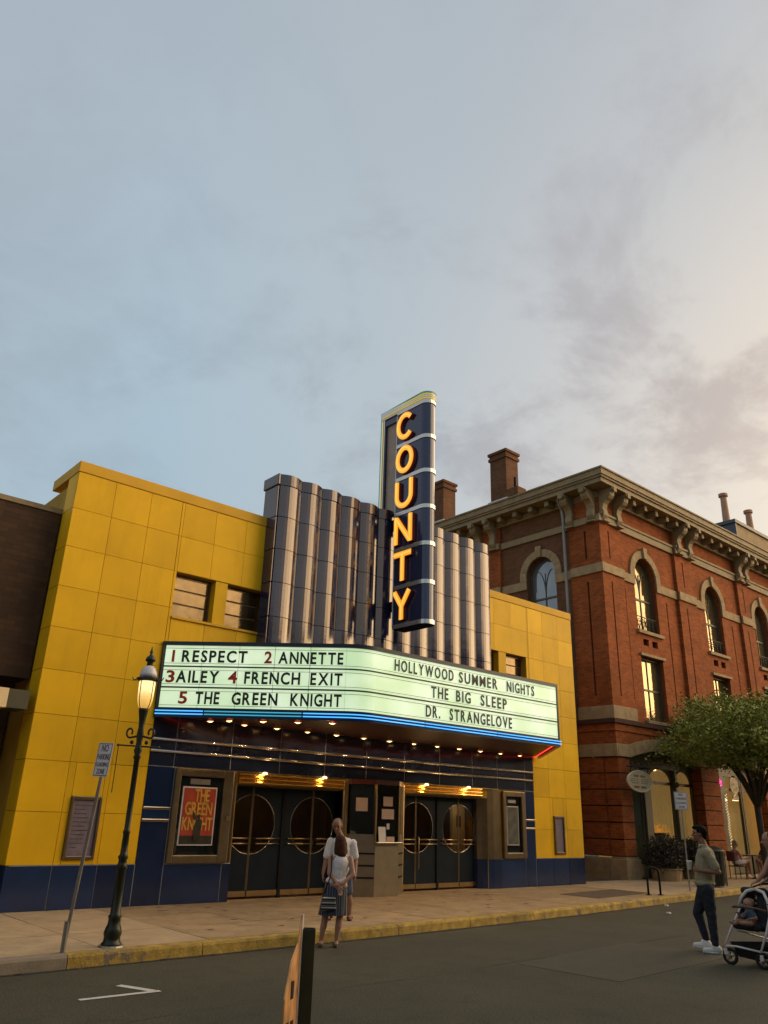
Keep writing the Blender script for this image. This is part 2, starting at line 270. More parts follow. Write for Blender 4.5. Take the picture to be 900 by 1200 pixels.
# ------------------------------------------------------------------ helpers
def thing(name, label, cat, loc=(0, 0, 0), rz=0.0, group=None, parent=None):
    o = bpy.data.objects.new(name, None); C.objects.link(o); o.location = loc; o.rotation_euler = (0, 0, rz); o.empty_display_size = .2
    if label: o['label'] = label
    if cat: o['category'] = cat
    if group: o['group'] = group
    if parent: o.parent = parent
    return o
def origin(p):
    if p is None: return Vector((0, 0, 0))
    v = Vector(p.location)
    while p.parent: p = p.parent; v += Vector(p.location)
    return v
class MB:
    def __init__(s, uvw=None): s.v = []; s.f = []; s.m = []; s.cur = 0; s.map = uvw
    def add(s, vs, fs, mi=None):
        o = len(s.v); s.v += [tuple(s.map(*p)) if s.map else tuple(p) for p in vs]; s.f += [tuple(i + o for i in f) for f in fs]
        s.m += [s.cur if mi is None else mi] * len(fs); return s
    def box(s, x0, x1, y0, y1, z0, z1, mi=None):
        return s.add([(x0, y0, z0), (x1, y0, z0), (x1, y1, z0), (x0, y1, z0), (x0, y0, z1), (x1, y0, z1), (x1, y1, z1), (x0, y1, z1)],
                     [(0, 3, 2, 1), (4, 5, 6, 7), (0, 1, 5, 4), (1, 2, 6, 5), (2, 3, 7, 6), (3, 0, 4, 7)], mi)
    def prism(s, poly, z0, z1, mi=None):            # poly in first two coords
        n = len(poly)
        return s.add([(x, y, z0) for x, y in poly] + [(x, y, z1) for x, y in poly],
                     [tuple(range(n))[::-1], tuple(range(n, 2 * n))] + [(i, (i + 1) % n, n + (i + 1) % n, n + i) for i in range(n)], mi)
    def slab(s, poly, y0, y1, mi=None):             # poly in (x,z), extruded along y
        n = len(poly)
        return s.add([(x, y0, z) for x, z in poly] + [(x, y1, z) for x, z in poly],
                     [tuple(range(n)), tuple(range(n, 2 * n))[::-1]] + [(i, n + i, n + (i + 1) % n, (i + 1) % n) for i in range(n)], mi)
    def tube(s, pts, r, n=8, mi=None, closed=False, caps=True):
        pts = [Vector(p) for p in pts]; rr = r if isinstance(r, (list, tuple)) else [r] * len(pts)
        vs = []; prev = None
        for i, p in enumerate(pts):
            a = pts[i - 1] if i > 0 else (pts[-1] if closed else p); b = pts[(i + 1) % len(pts)] if (i < len(pts) - 1 or closed) else p
            t = (b - a).normalized() if (b - a).length > 1e-9 else Vector((0, 0, 1))
            if prev is None: u = t.orthogonal().normalized()
            else: u = (prev - t * prev.dot(t)); u = u.normalized() if u.length > 1e-6 else t.orthogonal().normalized()
            prev = u; w = t.cross(u)
            for k in range(n):
                an = 2 * math.pi * k / n; vs.append(p + (u * math.cos(an) + w * math.sin(an)) * rr[i])
        fs = []; m = len(pts)
        for i in range(m if closed else m - 1):
            for k in range(n):
                a = i * n + k; b = i * n + (k + 1) % n; c = ((i + 1) % m) * n + (k + 1) % n; d = ((i + 1) % m) * n + k; fs.append((a, b, c, d))
        if caps and not closed: fs += [tuple(range(n))[::-1], tuple(range((m - 1) * n, m * n))]
        return s.add(vs, fs, mi)
    def lathe(s, prof, c, n=20, mi=None):           # prof list of (r, z)
        vs = []
        for r, z in prof:
            for k in range(n):
                a = 2 * math.pi * k / n; vs.append((c[0] + r * math.cos(a), c[1] + r * math.sin(a), c[2] + z))
        fs = [(i * n + k, i * n + (k + 1) % n, (i + 1) * n + (k + 1) % n, (i + 1) * n + k) for i in range(len(prof) - 1) for k in range(n)]
        fs += [tuple(range(n))[::-1], tuple(range((len(prof) - 1) * n, len(prof) * n))]
        return s.add(vs, fs, mi)
    def ell(s, c, r, n=12, h=8, rot=None, mi=None):
        c = Vector(c); r = (r, r, r) if isinstance(r, (int, float)) else r; vs = []
        for i in range(h + 1):
            ph = math.pi * i / h
            for k in range(n):
                a = 2 * math.pi * k / n; p = Vector((r[0] * math.sin(ph) * math.cos(a), r[1] * math.sin(ph) * math.sin(a), r[2] * math.cos(ph)))
                if i in (0, h): p = Vector((1e-4 * math.cos(a), 1e-4 * math.sin(a), r[2] * math.cos(ph)))
                if rot: p = rot @ p
                vs.append(c + p)
        fs = [(i * n + k, (i + 1) * n + k, (i + 1) * n + (k + 1) % n, i * n + (k + 1) % n) for i in range(h) for k in range(n)]
        fs += [tuple(range(n)), tuple(range(h * n, h * n + n))[::-1]]
        return s.add(vs, fs, mi)
    def cap(s, a, b, ra, rb, n=12):                 # tapered capsule
        a = Vector(a); b = Vector(b); t = (b - a); Lg = t.length; t = t.normalized() if Lg > 1e-9 else Vector((0, 0, 1))
        pts = []; rr = []
        for k in range(4): an = math.pi / 2 * k / 4 ; pts.append(a - t * ra * math.cos(an)); rr.append(max(1e-4, ra * math.sin(an)))
        for k in range(5): q = k / 4; pts.append(a + t * Lg * q); rr.append(ra + (rb - ra) * q)
        for k in range(1, 5): an = math.pi / 2 * k / 4; pts.append(b + t * rb * math.sin(an)); rr.append(max(1e-4, rb * math.cos(an)))
        return s.tube(pts, rr, n)
    def build(s, name, m, parent=None, smooth=False, bevel=0.0, label=None, cat=None, group=None, kind=None, local=False):
        me = bpy.data.meshes.new(name); o0 = Vector((0, 0, 0)) if local else origin(parent)
        me.from_pydata([tuple(Vector(p) - o0) for p in s.v], [], s.f)
        for mm in (m if isinstance(m, (list, tuple)) else [m]): me.materials.append(mm)
        me.polygons.foreach_set('material_index', s.m)
        bm = bmesh.new(); bm.from_mesh(me); bmesh.ops.recalc_face_normals(bm, faces=bm.faces); bm.to_mesh(me); bm.free()
        if smooth: me.polygons.foreach_set('use_smooth', [True] * len(me.polygons))
        o = bpy.data.objects.new(name, me); C.objects.link(o)
        if smooth == 'auto':
            pass
        if parent: o.parent = parent
        if bevel: b = o.modifiers.new('bevel', 'BEVEL'); b.width = bevel; b.segments = 2; b.limit_method = 'ANGLE'; b.angle_limit = R_(40)
        if label: o['label'] = label
        if cat: o['category'] = cat
        if group: o['group'] = group
        if kind: o['kind'] = kind
        return o
def inst(src, name, loc, parent=None, rot=None, scale=None, label=None):
    o = src.copy(); o.name = name; C.objects.link(o); o.location = loc
    if rot: o.rotation_euler = rot
    if scale: o.scale = scale
    if parent is not None: o.parent = parent
    if label: o['label'] = label
    return o
def rsub(rects, h):
    out = []
    for (a, b, c, d) in rects:
        if h[1] <= a or h[0] >= b or h[3] <= c or h[2] >= d: out.append((a, b, c, d)); continue
        x0, x1 = max(a, h[0]), min(b, h[1])
        if a < x0: out.append((a, x0, c, d))
        if x1 < b: out.append((x1, b, c, d))
        if c < h[2]: out.append((x0, x1, c, h[2]))
        if h[3] < d: out.append((x0, x1, h[3], d))
    return [r for r in out if r[1] - r[0] > .01 and r[3] - r[2] > .01]
def lamp(name, loc, power, col=(1, .72, .38), rad=.04, parent=None):
    l = bpy.data.lights.new(name, 'POINT'); l.energy = power; l.color = col; l.shadow_soft_size = rad
    o = bpy.data.objects.new(name, l); C.objects.link(o); o.location = Vector(loc) - origin(parent)
    if parent: o.parent = parent
    return o
_gl = {}
def glyph(ch, off=.012, ext=.03):
    k = (ch, off, ext)
    if k in _gl: return _gl[k]
    cu = bpy.data.curves.new('glyph', 'FONT'); cu.body = ch; cu.size = 1.0; cu.extrude = ext; cu.offset = off; cu.resolution_u = 3
    ob = bpy.data.objects.new('glyph', cu); C.objects.link(ob); dg = bpy.context.evaluated_depsgraph_get(); dg.update()
    me = bpy.data.meshes.new_from_object(ob.evaluated_get(dg)); bpy.data.objects.remove(ob)
    xs = [v.co.x for v in me.vertices]; x0, x1 = min(xs), max(xs)
    for v in me.vertices: v.co.x -= x0
    me.materials.clear(); _gl[k] = (me, x1 - x0); return _gl[k]
def write(text, p0, dirv, width, height, m, parent, off=.012, ext=.03, up=Vector((0, 0, 1)), name='letter', gap=.13):
    """letters on a line from p0 along dirv; width = whole span, height = cap height"""
    capm = glyph('H', off, ext)[0]; ch_ = max(v.co.y for v in capm.vertices)
    sc = height / ch_; items = []; x = 0.0
    for ch in text:
        if ch == ' ': x += .34; continue
        me, w = glyph(ch, off, ext); items.append((ch, me, x)); x += w + gap
    x -= gap; sx = width / x; dirv = Vector(dirv).normalized(); out = []
    nrm = dirv.cross(up); 
    for ch, me, xx in items:
        mk = (ch, off, ext, m.name)
        if mk not in _gl: mm = me.copy(); mm.materials.append(m); _gl[mk] = mm
        o = bpy.data.objects.new(name, _gl[mk]); C.objects.link(o)
        rot = Matrix((dirv, up, nrm)).transposed().to_euler()
        o.location = Vector(p0) + dirv * (xx * sx) - origin(parent); o.rotation_euler = rot; o.scale = (sx, sc, .5)
        if parent: o.parent = parent
        out.append(o)
    return out

# ================================================================== SETTING: ground
def kerby(x):
    P_ = [(-40, 9.95), (3.4, 10.12), (8, 10.27), (10, 10.35), (13.9, 10.6), (18, 11.0), (24, 11.65), (40, 13.2), (120, 20)]
    for (a, ya), (b, yb) in zip(P_, P_[1:]):
        if x <= b: return ya + (yb - ya) * (x - a) / (b - a)
    return P_[-1][1]
MB().box(-600, 900, -600, 900, -1.0, -.03).build('ground', M['ground'], kind='structure')
def road_mesh():
    m = MB(); xs = [-80, -20, 0, 4, 8, 10, 14, 18, 24, 32, 40, 120]
    for a, b in zip(xs, xs[1:]):
        m.add([(a, 2.9, 0), (b, 2.9, 0), (b, kerby(b) + .05, 0), (a, kerby(a) + .05, 0)], [(0, 1, 2, 3)])
    return m
road_mesh().build('road', M['asphalt'], kind='structure')
# repair seam and litter-free tar lines come from the material; parking tick in white
def strip(p, q, w, z=.005):
    p = Vector((*p, z)); q = Vector((*q, z)); d = (q - p).normalized(); n = Vector((-d.y, d.x, 0)) * w / 2
    return [p - n, q - n, q + n, p + n]
tar = MB(); rc = random.Random(9)
for (x0, y0, x1, y1, wd) in ((-4, 7.2, 26, 8.3, .010), (16, 3, 15.2, 10.6, .009)):
    n_ = 40; pv = None
    for i in range(n_ + 1):
        q = (x0 + (x1 - x0) * i / n_ + rc.uniform(-.05, .05), y0 + (y1 - y0) * i / n_ + rc.uniform(-.05, .05))
        if pv: tar.add(strip(pv, q, wd * rc.uniform(.5, 1.5), .004), [(0, 1, 2, 3)])
        pv = q
for k_ in range(2):
    xg = -6.0
    while xg < 30:
        l_ = rc.uniform(.3, .9); yk = kerby(xg) - .015 - rc.uniform(0, .03); tar.add(strip((xg, yk), (xg + l_, kerby(xg + l_) - .02 - rc.uniform(0, .03)), rc.uniform(.03, .09), .0042 + .0006 * k_), [(0, 1, 2, 3)]); xg += l_ * rc.uniform(.8, 1.3)
tar.build('tar_seam', M['tar'], kind='stuff')
MB().prism([(9.2, 6.1), (12.4, 6.3), (12.3, 7.9), (9.1, 7.6)], .001, .0035).build('road_patch', M['patch'], kind='structure')
mk = MB(); mk.add(strip((3.62, 8.53), (4.46, 8.50), .075), [(0, 1, 2, 3)]); mk.add(strip((4.22, 8.98), (4.40, 8.54), .09), [(0, 1, 2, 3)])
mk.build('road_marking', M['whitepaint'], kind='structure')
# near pavement (behind the photographer)
MB().box(-60, 120, -3, 2.75, -.02, .13).build('pavement', M['conc2'], kind='structure')
# far sidewalk bed with slabs
sw = MB(); xs = [-60, -20, 0, 4, 8, 10, 14, 18, 24, 32, 40, 100]
for a, b in zip(xs, xs[1:]):
    sw.add([(a, kerby(a) + .1, -.02), (b, kerby(b) + .1, -.02), (b, 22, -.02), (a, 22, -.02), (a, kerby(a) + .1, .12), (b, kerby(b) + .1, .12), (b, 22, .12), (a, 22, .12)],
           [(0, 3, 2, 1), (4, 5, 6, 7), (0, 1, 5, 4), (1, 2, 6, 5), (2, 3, 7, 6), (3, 0, 4, 7)])
side = sw.build('sidewalk', M['darkpatch'], kind='structure')
x = -2.9
n = 0
while x < 40:
    w_ = 1.5
    for j in range(3):
        g = .007
        def yy(xx, t): k0 = kerby(xx) + .19; y1 = 14.98 if xx > 20.3 else 14.42; return k0 + (y1 - k0) * t
        a, b = x + g, x + w_ - g
        if abs(x - 6.1) < .8 or True:
            t0, t1 = j / 3 + .002, (j + 1) / 3 - .002
            q = [(a, yy(a, t0)), (b, yy(b, t0)), (b, yy(b, t1)), (a, yy(a, t1))]
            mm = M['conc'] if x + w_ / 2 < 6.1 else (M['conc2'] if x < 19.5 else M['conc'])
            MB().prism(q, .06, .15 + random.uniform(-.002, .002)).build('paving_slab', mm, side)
    x += w_
# recess floors under the doors
MB().box(8.6, 16.4, 14.43, 14.72, .08, .152).build('threshold', M['conc2'], side)
# dark patch set in the sidewalk
MB().prism([(16.9, 11.6), (19.6, 11.9), (19.6, 13.0), (16.9, 12.7)], .12, .158).build('pavement_patch', M['darkpatch'], side)
spm = MB(); rs_ = random.Random(21)
for i in range(46):
    u, v = rs_.uniform(6.3, 16.5), rs_.uniform(10.9, 14.2); r = rs_.uniform(.03, .085); a0 = rs_.uniform(0, 3)
    spm.add([(u + r * rs_.uniform(.6, 1.2) * math.cos(a0 + k * math.pi / 4), v + .6 * r * rs_.uniform(.6, 1.2) * math.sin(a0 + k * math.pi / 4), .1555) for k in range(8)], [tuple(range(8))])
spm.build('dark_stains', M['darkpatch'], side, kind='stuff')
kb = thing('kerb', None, None); kb['kind'] = 'structure'
x = -6.70
while x < 44:
    a, b = x + .006, x + 1.8 - .006
    y0, y1 = kerby(a), kerby(b)
    prof = lambda yk: [(yk, -.02), (yk + .012, .115), (yk + .03, .145), (yk + .175, .150), (yk + .175, -.02)]
    vs = [(a, y, z) for y, z in prof(y0)] + [(b, y, z) for y, z in prof(y1)]
    k = MB().add(vs, [(0, 1, 2, 3, 4), (5, 6, 7, 8, 9)] + [(i, (i + 1) % 5, 5 + (i + 1) % 5, 5 + i) for i in range(5)]).build('kerb_stone', M['kerbpaint'] if 4.0 < x + .9 < 25.5 else M['kerbgrey'], kb)
    x += 1.8
for (lx, ly, lb) in ((18.43, 10.8, 'small white scrap of litter close to the yellow kerb'), (16.92, 9.88, 'small white scrap of litter further out on the road')):
    MB().prism([(lx - .06, ly - .05), (lx + .07, ly - .02), (lx + .05, ly + .06), (lx - .04, ly + .04)], .004, .03).build('litter_scrap', M['white'], label=lb, cat='litter')

# ================================================================== THEATRE
T = thing('movie_theatre', 'yellow tiled art deco cinema building with navy entrance front and fluted blue parapet', 'building', (12.4, 14.4, 0))
FR = (4.54, 20.4)
openings = [(6.84, 9.0, 5.41, 6.33), (16.05, 18.1, 5.41, 6.24), (8.75, 11.48, .0, 2.29), (13.3, 16.3, .0, 2.29)]
lay = [(4.56, 16.1, .0, 7.86), (16.1, 20.39, 0, 7.76)]
for h in openings: lay = rsub(lay, h)
m = MB()
for a, b, c, d in lay: m.box(a, b, 14.43, 14.76, c, d)
m.box(4.56, 8.6, 14.761, 27, 0, 7.70).box(17.92, 20.39, 14.761, 27, 0, 7.70).box(8.601, 17.919, 14.761, 27, 2.95, 7.70).box(8.601, 17.919, 18.2, 27, 0, 2.949)
m.build('wall', M['grout'], T)
# tiles on the front
def tiles(xe, ze, area, holes, mt, name='tile', g=.008, y0=14.40, y1=14.428):
    for a, b in zip(xe, xe[1:]):
        for c, d in zip(ze, ze[1:]):
            a_, b_, c_, d_ = max(a, area[0]), min(b, area[1]), max(c, area[2]), min(d, area[3])
            if b_ - a_ < .03 or d_ - c_ < .03: continue
            rs = [(a_, b_, c_, d_)]
            for h in holes: rs = rsub(rs, h)
            for r in rs:
                if r[1] - r[0] < .03 or r[3] - r[2] < .03: continue
                g2 = g / 2; dy = random.uniform(-.0012, .0012)
                MB().box(r[0] + g2, r[1] - g2, y0 + dy, y1, r[2] + g2, r[3] - g2).build(name, mt, T)
XE = [4.54 + .765 * i for i in range(7)]
ZE = [.84, 1.67, 2.50, 3.27, 4.04, 4.80, 5.57, 6.34, 7.11, 7.86]
fr_l = (5.43, 5.98, .92, 1.94); fr_r = (19.04, 19.50, .93, 1.92)
tiles(XE, ZE, (4.54, 6.77, .84, 7.86), [fr_l] + openings, M['yellow'])
tiles(XE, ZE, (6.775, 9.13, 3.9, 7.86), openings, M['yellow'])
XR = [16.05, 16.69, 17.43, 18.17, 18.91, 19.66, 20.40]; ZR = [z - .10 for z in ZE]; ZR[0] = .84
tiles(XR, ZR, (18.22, 20.4, .84, 7.76), [fr_r] + openings, M['yellow'])
tiles(XR, ZR, (16.05, 18.21, 3.9, 7.76), openings, M['yellow'])
# side return tiles
for c, d in zip(ZE, ZE[1:]):
    MB().box(4.54, 4.558, 14.43, 14.93, c + .006, d - .006).build('tile', M['yellow'], T)
MB().box(4.535, 4.557, 14.44, 14.93, .15, .83).build('tile', M['blue'], T)
# copings
MB().box(4.525, 9.13, 14.385, 14.9, 7.865, 8.09).box(4.525, 5.0, 14.9, 15.85, 7.865, 8.09).build('coping', M['yellowtrim'], T, bevel=.01)
MB().box(16.05, 20.41, 14.385, 14.9, 7.765, 7.98).build('coping', M['yellowtrim'], T, bevel=.01)
# blue base tiles
BX = [4.54, 5.30, 6.08, 6.77]
tiles(BX, [.15, .835], (4.54, 6.77, .15, .84), [], M['blue'], g=.016, y0=14.392)
tiles([18.22, 18.95, 19.66, 20.40], [.15, .835], (18.22, 20.4, .15, .84), [], M['blue'], g=.016, y0=14.392)
MB().box(4.6, 8.74, 14.404, 14.4296, .16, .84).box(16.77, 20.35, 14.404, 14.4296, .16, .84).box(6.79, 7.36, 14.404, 14.4296, .841, 2.53).box(17.78, 18.21, 14.404, 14.4296, .841, 2.53).box(6.79, 18.2, 14.404, 14.4296, 2.531, 3.46).build('joint_bed', M['joint'], T)
# navy front
NX = [6.775, 7.29, 8.53, 9.72, 10.92, 12.12, 13.32, 14.52, 15.72, 16.70, 17.85, 18.21]
caseL = (7.33, 8.75, .83, 2.53); caseR = (16.05, 17.78, .83, 2.50)
hd = [(8.75, 11.5, .15, 2.53), (13.3, 16.06, .15, 2.53), (11.5, 13.3, .15, 2.53)]
pierR = (16.05, 16.75, .15, 2.5)
b1, b2 = (6.7, 18.3, 3.0, 3.045), (6.7, 18.3, 2.785, 2.83)
tiles(NX, [2.53, 2.785, 2.83, 3.0, 3.045, 3.46], (6.775, 18.21, 2.53, 3.46), [b1, b2], M['navy'], g=.014)
tiles([6.775, 7.33], [.15, 1.55, 1.60, 1.76, 1.81, 2.53], (6.775, 7.33, .15, 2.53), [(6.7, 7.4, 1.55, 1.60), (6.7, 7.4, 1.76, 1.81)], M['blue'], g=.014)
tiles([17.78, 18.21], [.15, 1.55, 1.60, 1.76, 1.81, 2.53], (17.78, 18.21, .15, 2.53), [(17.7, 18.3, 1.55, 1.60), (17.7, 18.3, 1.76, 1.81)], M['blue'], g=.014)
tiles([7.33, 8.55, 8.75], [.15, .825], (7.33, 8.75, .15, .83), [], M['blue'], g=.014)
tiles([16.75, 17.78], [.15, .825], (16.75, 17.78, .15, .83), [], M['blue'], g=.014)
for z in (2.805, 3.02):
    MB().tube([(6.775, 14.39, z), (18.21, 14.39, z)], .026, 8).build('trim_strip', M['chrome'], T, smooth=True)
for z in (1.575, 1.785):
    MB().box(6.78, 7.32, 14.375, 14.428, z - .022, z + .022).build('trim_strip', M['chrome'], T, bevel=.008)
    MB().box(17.79, 18.2, 14.375, 14.428, z - .022, z + .022).build('trim_strip', M['chrome'], T, bevel=.008)
# upper windows
def slitwin(x0, x1, z0, z1):
    w = MB().box(x0 + .03, x1 - .03, 14.64, 14.66, z0 + .03, z1 - .03).build('window', M['blind'], T)
    MB().box(x0, x1, 14.60, 14.68, z0, z0 + .035).box(x0, x1, 14.60, 14.68, z1 - .035, z1).box(x0, x0 + .035, 14.6, 14.68, z0 + .036, z1 - .036).box(x1 - .035, x1, 14.6, 14.68, z0 + .036, z1 - .036).build('window_frame', M['bronze'], w)
    h = (z1 - z0) / 3
    for i in range(3):
        MB().box(x0 + .04, x1 - .04, 14.615, 14.63, z0 + h * i + .02, z0 + h * (i + 1) - .02).build('pane', M['slitglass'], w)
for a, b in ((6.86, 7.76), (8.05, 8.98)): slitwin(a, b, 5.43, 6.31)
MB().box(7.761, 8.049, 14.41, 14.70, 5.412, 6.328).build('window_pier', M['yellow'], T)
for a, b in ((16.07, 16.88), (17.2, 18.08)): slitwin(a, b, 5.43, 6.22)
MB().box(16.881, 17.199, 14.41, 14.70, 5.412, 6.238).build('window_pier', M['yellow'], T)
MB().box(6.84, 9.0, 14.36, 14.6, 5.36, 5.408).build('window_sill', M['yellowtrim'], T)
# ---- fluted parapet
NF, FW_ = 12, .6
def flute_mesh(h, proud=0.0, k=8):
    pts = []
    for i in range(k + 1):
        t = i / k; x = .006 + (FW_ - .012) * t; y = -(.085 + proud) * math.sin(math.pi * t)
        pts.append((x, y))
    poly = pts + [(FW_ - .006, .06), (.006, .06)]
    mb = MB(); mb.prism(poly, .007, h - .007); return mb
ZP = [4.6, 4.95, 5.72, 6.49, 7.26, 8.03, 8.80]
fm = flute_mesh(.77).build('fluted_tile', M['flute'], T, local=True); fm.location = (0, 0, 0)
fcap = flute_mesh(.28, .02).build('fluted_cap', M['flute'], T, local=True)
first = True; firstc = True
for i in range(NF):
    x = 8.9 + FW_ * i - 12.4
    for j, z in enumerate(ZP[:-1]):
        if j == 0: z = 4.18
        if first: fm.location = (x, -.40, z); first = False
        else: inst(fm, 'fluted_tile', (x, -.40, z), T)
    if firstc: fcap.location = (x, -.40, 8.80); firstc = False
    else: inst(fcap, 'fluted_cap', (x, -.40, 8.80), T)
MB().box(8.9, 16.1, 14.065, 14.425, 4.9, 9.06).box(8.9, 16.1, 14.426, 14.6, 6.4, 9.06).build('parapet_core', M['flute'], T)
for j in range(len(ZP) - 1):
    MB().box(8.862, 8.898, 14.03, 14.39 if j < 4 else 14.58, ZP[j] + .006, ZP[j + 1] - .006).build('parapet_side_tile', M['flute'], T, bevel=.01)
MB().box(8.83, 8.898, 13.99, 14.62, 8.80, 9.08).build('parapet_side_tile', M['flute'], T, bevel=.02)
# ---- entrances
def header(x0, x1):
    m = MB()
    for i in range(3):
        z = 2.30 + i * .078; ar = []
        for k in range(7):
            a = -math.pi / 2 + math.pi * k / 6; ar.append((14.40 - .045 * math.cos(a), z + .036 + .036 * math.sin(a)))
        n0 = len(ar); vs = [(x0, y, zz) for y, zz in ar] + [(x1, y, zz) for y, zz in ar]
        m.add(vs, [(k, k + 1, n0 + k + 1, n0 + k) for k in range(n0 - 1)])
    m.box(x0, x1, 14.40, 14.46, 2.292, 2.53)
    return m.build('entrance_header', M['gold'], T)
def entrance(x0, x1, cs, mull, dl, dr):
    header(x0, x1)
    MB().box(x0, x1, 14.47, 14.75, 2.26, 2.288).build('recess_ceiling', M['bronze'], T)
    for c in cs:
        for s in (-1, 1):   # two leaves per porthole pair
            a, b = (c - .75, c - .004) if s < 0 else (c + .004, c + .75)
            a = max(a, dl); b = min(b, dr)
            r = .57; zc = 1.54; N_ = 16
            leaf = MB()
            # door leaf with half round opening, strips above/below the curve
            edge = c - .004 if s < 0 else c + .004
            pts = [(edge + s * r * math.sin(math.pi * i / N_), zc + r * math.cos(math.pi * i / N_)) for i in range(N_ + 1)]
            far = a if s < 0 else b
            for (xa, za), (xb, zb) in zip(pts, pts[1:]):
                leaf.slab([(xa, za), (xb, zb), (far, zb), (far, za)], 14.70, 14.745)
            lo, hi = (min(edge, far), max(edge, far))
            leaf.box(lo, hi, 14.70, 14.745, zc + r, 2.26); leaf.box(lo, hi, 14.70, 14.745, .20, zc - r)
            d = leaf.build('door', M['door'], T)
            gpts = [(edge, zc - r)] + [(min(max(px, dl), dr), pz) for px, pz in pts[::-1][1:-1]] + [(edge, zc + r)]
            MB().slab(gpts, 14.715, 14.725).build('porthole_glass', M['doorglass'], d)
            MB().tube([(min(max(px, dl + .01), dr), 14.697, pz) for px, pz in pts], .0065, 6).build('porthole_rim', M['chrome'], d, smooth=True)
            MB().box(lo + .01, hi - .01, 14.685, 14.70, .20, .30).build('kick_plate', M['brass'], d)
            MB().box(min(edge, edge + s * .025), max(edge, edge + s * .016), 14.693, 14.702, .31, 2.25).build('edge_strip', M['bronze'], d)
            for zb in (1.17, 1.27):
                MB().tube([(lo + .12 if lo + .12 < hi else lo, 14.66, zb), (hi - .05, 14.66, zb)], .014, 6).build('push_bar', M['brass'], d, smooth=True)
    MB().box(mull - .035, mull + .035, 14.67, 14.75, .15, 2.26).build('door_mullion', M['black'], T)
entrance(8.75, 11.48, (9.33, 10.88), 10.105, 8.62, 11.48)
entrance(13.3, 16.05, (14.0, 15.5), 14.73, 13.32, 16.25)
MB().tube([(14.02, 14.62, .62), (14.02, 14.60, .66), (14.02, 14.60, 1.3), (14.02, 14.62, 1.34)], .014, 6).build('door_handle', M['brass'], T, smooth=True)
MB().box(16.25, 16.30, 14.64, 14.75, .15, 2.26).build('door_jamb', M['brass'], T)
MB().box(8.62, 17.91, 18.15, 18.19, .12, 2.94).build('lobby_back', M['lobby'], T)
MB().box(8.605, 17.915, 14.77, 18.14, .10, .14).build('lobby_floor', M['maroon'], T)
MB().box(9.4, 12.6, 16.9, 17.3, .14, 1.15).build('lobby_counter', M['steel'], T); MB().box(9.3, 12.7, 16.8, 17.4, 1.151, 1.2).build('counter_top', M['brass'], T)
MB().box(17.05, 17.55, 16.4, 16.5, .14, 2.6).build('lobby_panel', mat('cream_lobby_panel', (.8, .68, .45), .7), T)
for zz in (1.55,): MB().box(17.2, 17.36, 16.37, 16.395, zz, zz + .3).build('framed_print', M['bronze'], T)
lamp('lobby_light', (16.6, 15.7, 2.5), 12, (1, .66, .32), .08, T); lamp('lobby_light', (11.2, 16.2, 2.5), 10, (1, .62, .28), .08, T)
MB().ell((11.2, 16.2, 2.3), .06, 8, 6).tube([(11.2, 16.2, 2.3), (11.2, 16.2, 2.94)], .01, 4).build('lobby_lamp', M['bulb'], T)
# jambs of the middle pier, rounded right pier
MB().box(11.48, 11.62, 14.36, 14.75, .15, 2.53).build('metal_pilaster', M['brass'], T, bevel=.04)
MB().box(13.16, 13.32, 14.36, 14.75, .15, 2.53).build('metal_pilaster', M['brass'], T, bevel=.04)
arc = [(16.06, 14.75)] + [(16.06 + .70 * (1 - math.cos(R_(a))), 14.75 - .36 * math.sin(R_(a))) for a in range(0, 91, 10)] + [(16.75, 14.75)]
arc = [(16.06, 14.75), (16.08, 14.60), (16.16, 14.50), (16.30, 14.43), (16.50, 14.395), (16.76, 14.385), (16.76, 14.75)]
MB().prism(arc, .83, 2.50).build('rounded_pier', M['bronze'], T)
MB().prism([(x - (.0 if y > 14.7 else -.012), y) for x, y in arc], .15, .826).build('rounded_pier_base', M['blue'], T)
MB().prism([(8.62, 14.75), (8.62, 14.43), (8.70, 14.40), (8.752, 14.44), (8.76, 14.75)], .83, 2.50).build('rounded_pier', M['bronze'], T)
# reeded header continues on the pier
for x0, x1 in ((16.06, 16.72),):
    MB().box(x0, x1, 14.375, 14.40, 2.51, 2.535).build('header_return', M['brass'], T)

# ---- poster cases (things)
def pcase(x0, x1, z0, z1, gx0, gx1, gz0, gz1, label):
    t = thing('poster_case', label, 'poster case', (x0, 14.4, z0), group='poster cases beside the cinema doors')
    MB().box(x0, gx0, 14.34, 14.43, z0, z1).box(gx1, x1, 14.34, 14.43, z0, z1).box(gx0 + .001, gx1 - .001, 14.342, 14.43, z0, gz0).box(gx0 + .001, gx1 - .001, 14.342, 14.43, gz1, z1).build('case_frame', M['bronze'], t, bevel=.012)
    MB().box(gx0 + .002, gx1 - .002, 14.41, 14.425, gz0 + .002, gz1 - .002).build('backboard', M['glass'], t)
    return t
pc = pcase(7.34, 8.62, .84, 2.52, 7.46, 8.40, .98, 2.38, 'bronze framed glass case left of the doors holding a red and ochre poster')
MB().box(7.69, 8.12, 14.395, 14.408, 2.24, 2.34).build('title_plate', M['galv'], pc)
MB().box(8.5, 8.58, 14.325, 14.339, 1.60, 1.68).build('lock', M['brass'], pc)
MB().box(7.545, 8.285, 14.385, 14.408, 1.145, 2.195).build('poster_border', M['white'], pc)
MB().box(7.57, 8.26, 14.378, 14.384, 1.17, 2.17).build('poster', M['posterred'], pc)
MB().box(7.57, 8.26, 14.374, 14.3775, 1.17, 1.32).build('poster_ground', M['posterdark'], pc)
for txt, z, a, b in (('THE', 1.93, 7.80, 8.12), ('GREEN', 1.69, 7.62, 8.20), ('KNIGHT', 1.42, 7.59, 8.23)):
    write(txt, (a, 14.370, z), (1, 0, 0), b - a, .225, M['posteryel'], pc, .02, .006, name='poster_letter', gap=.05)
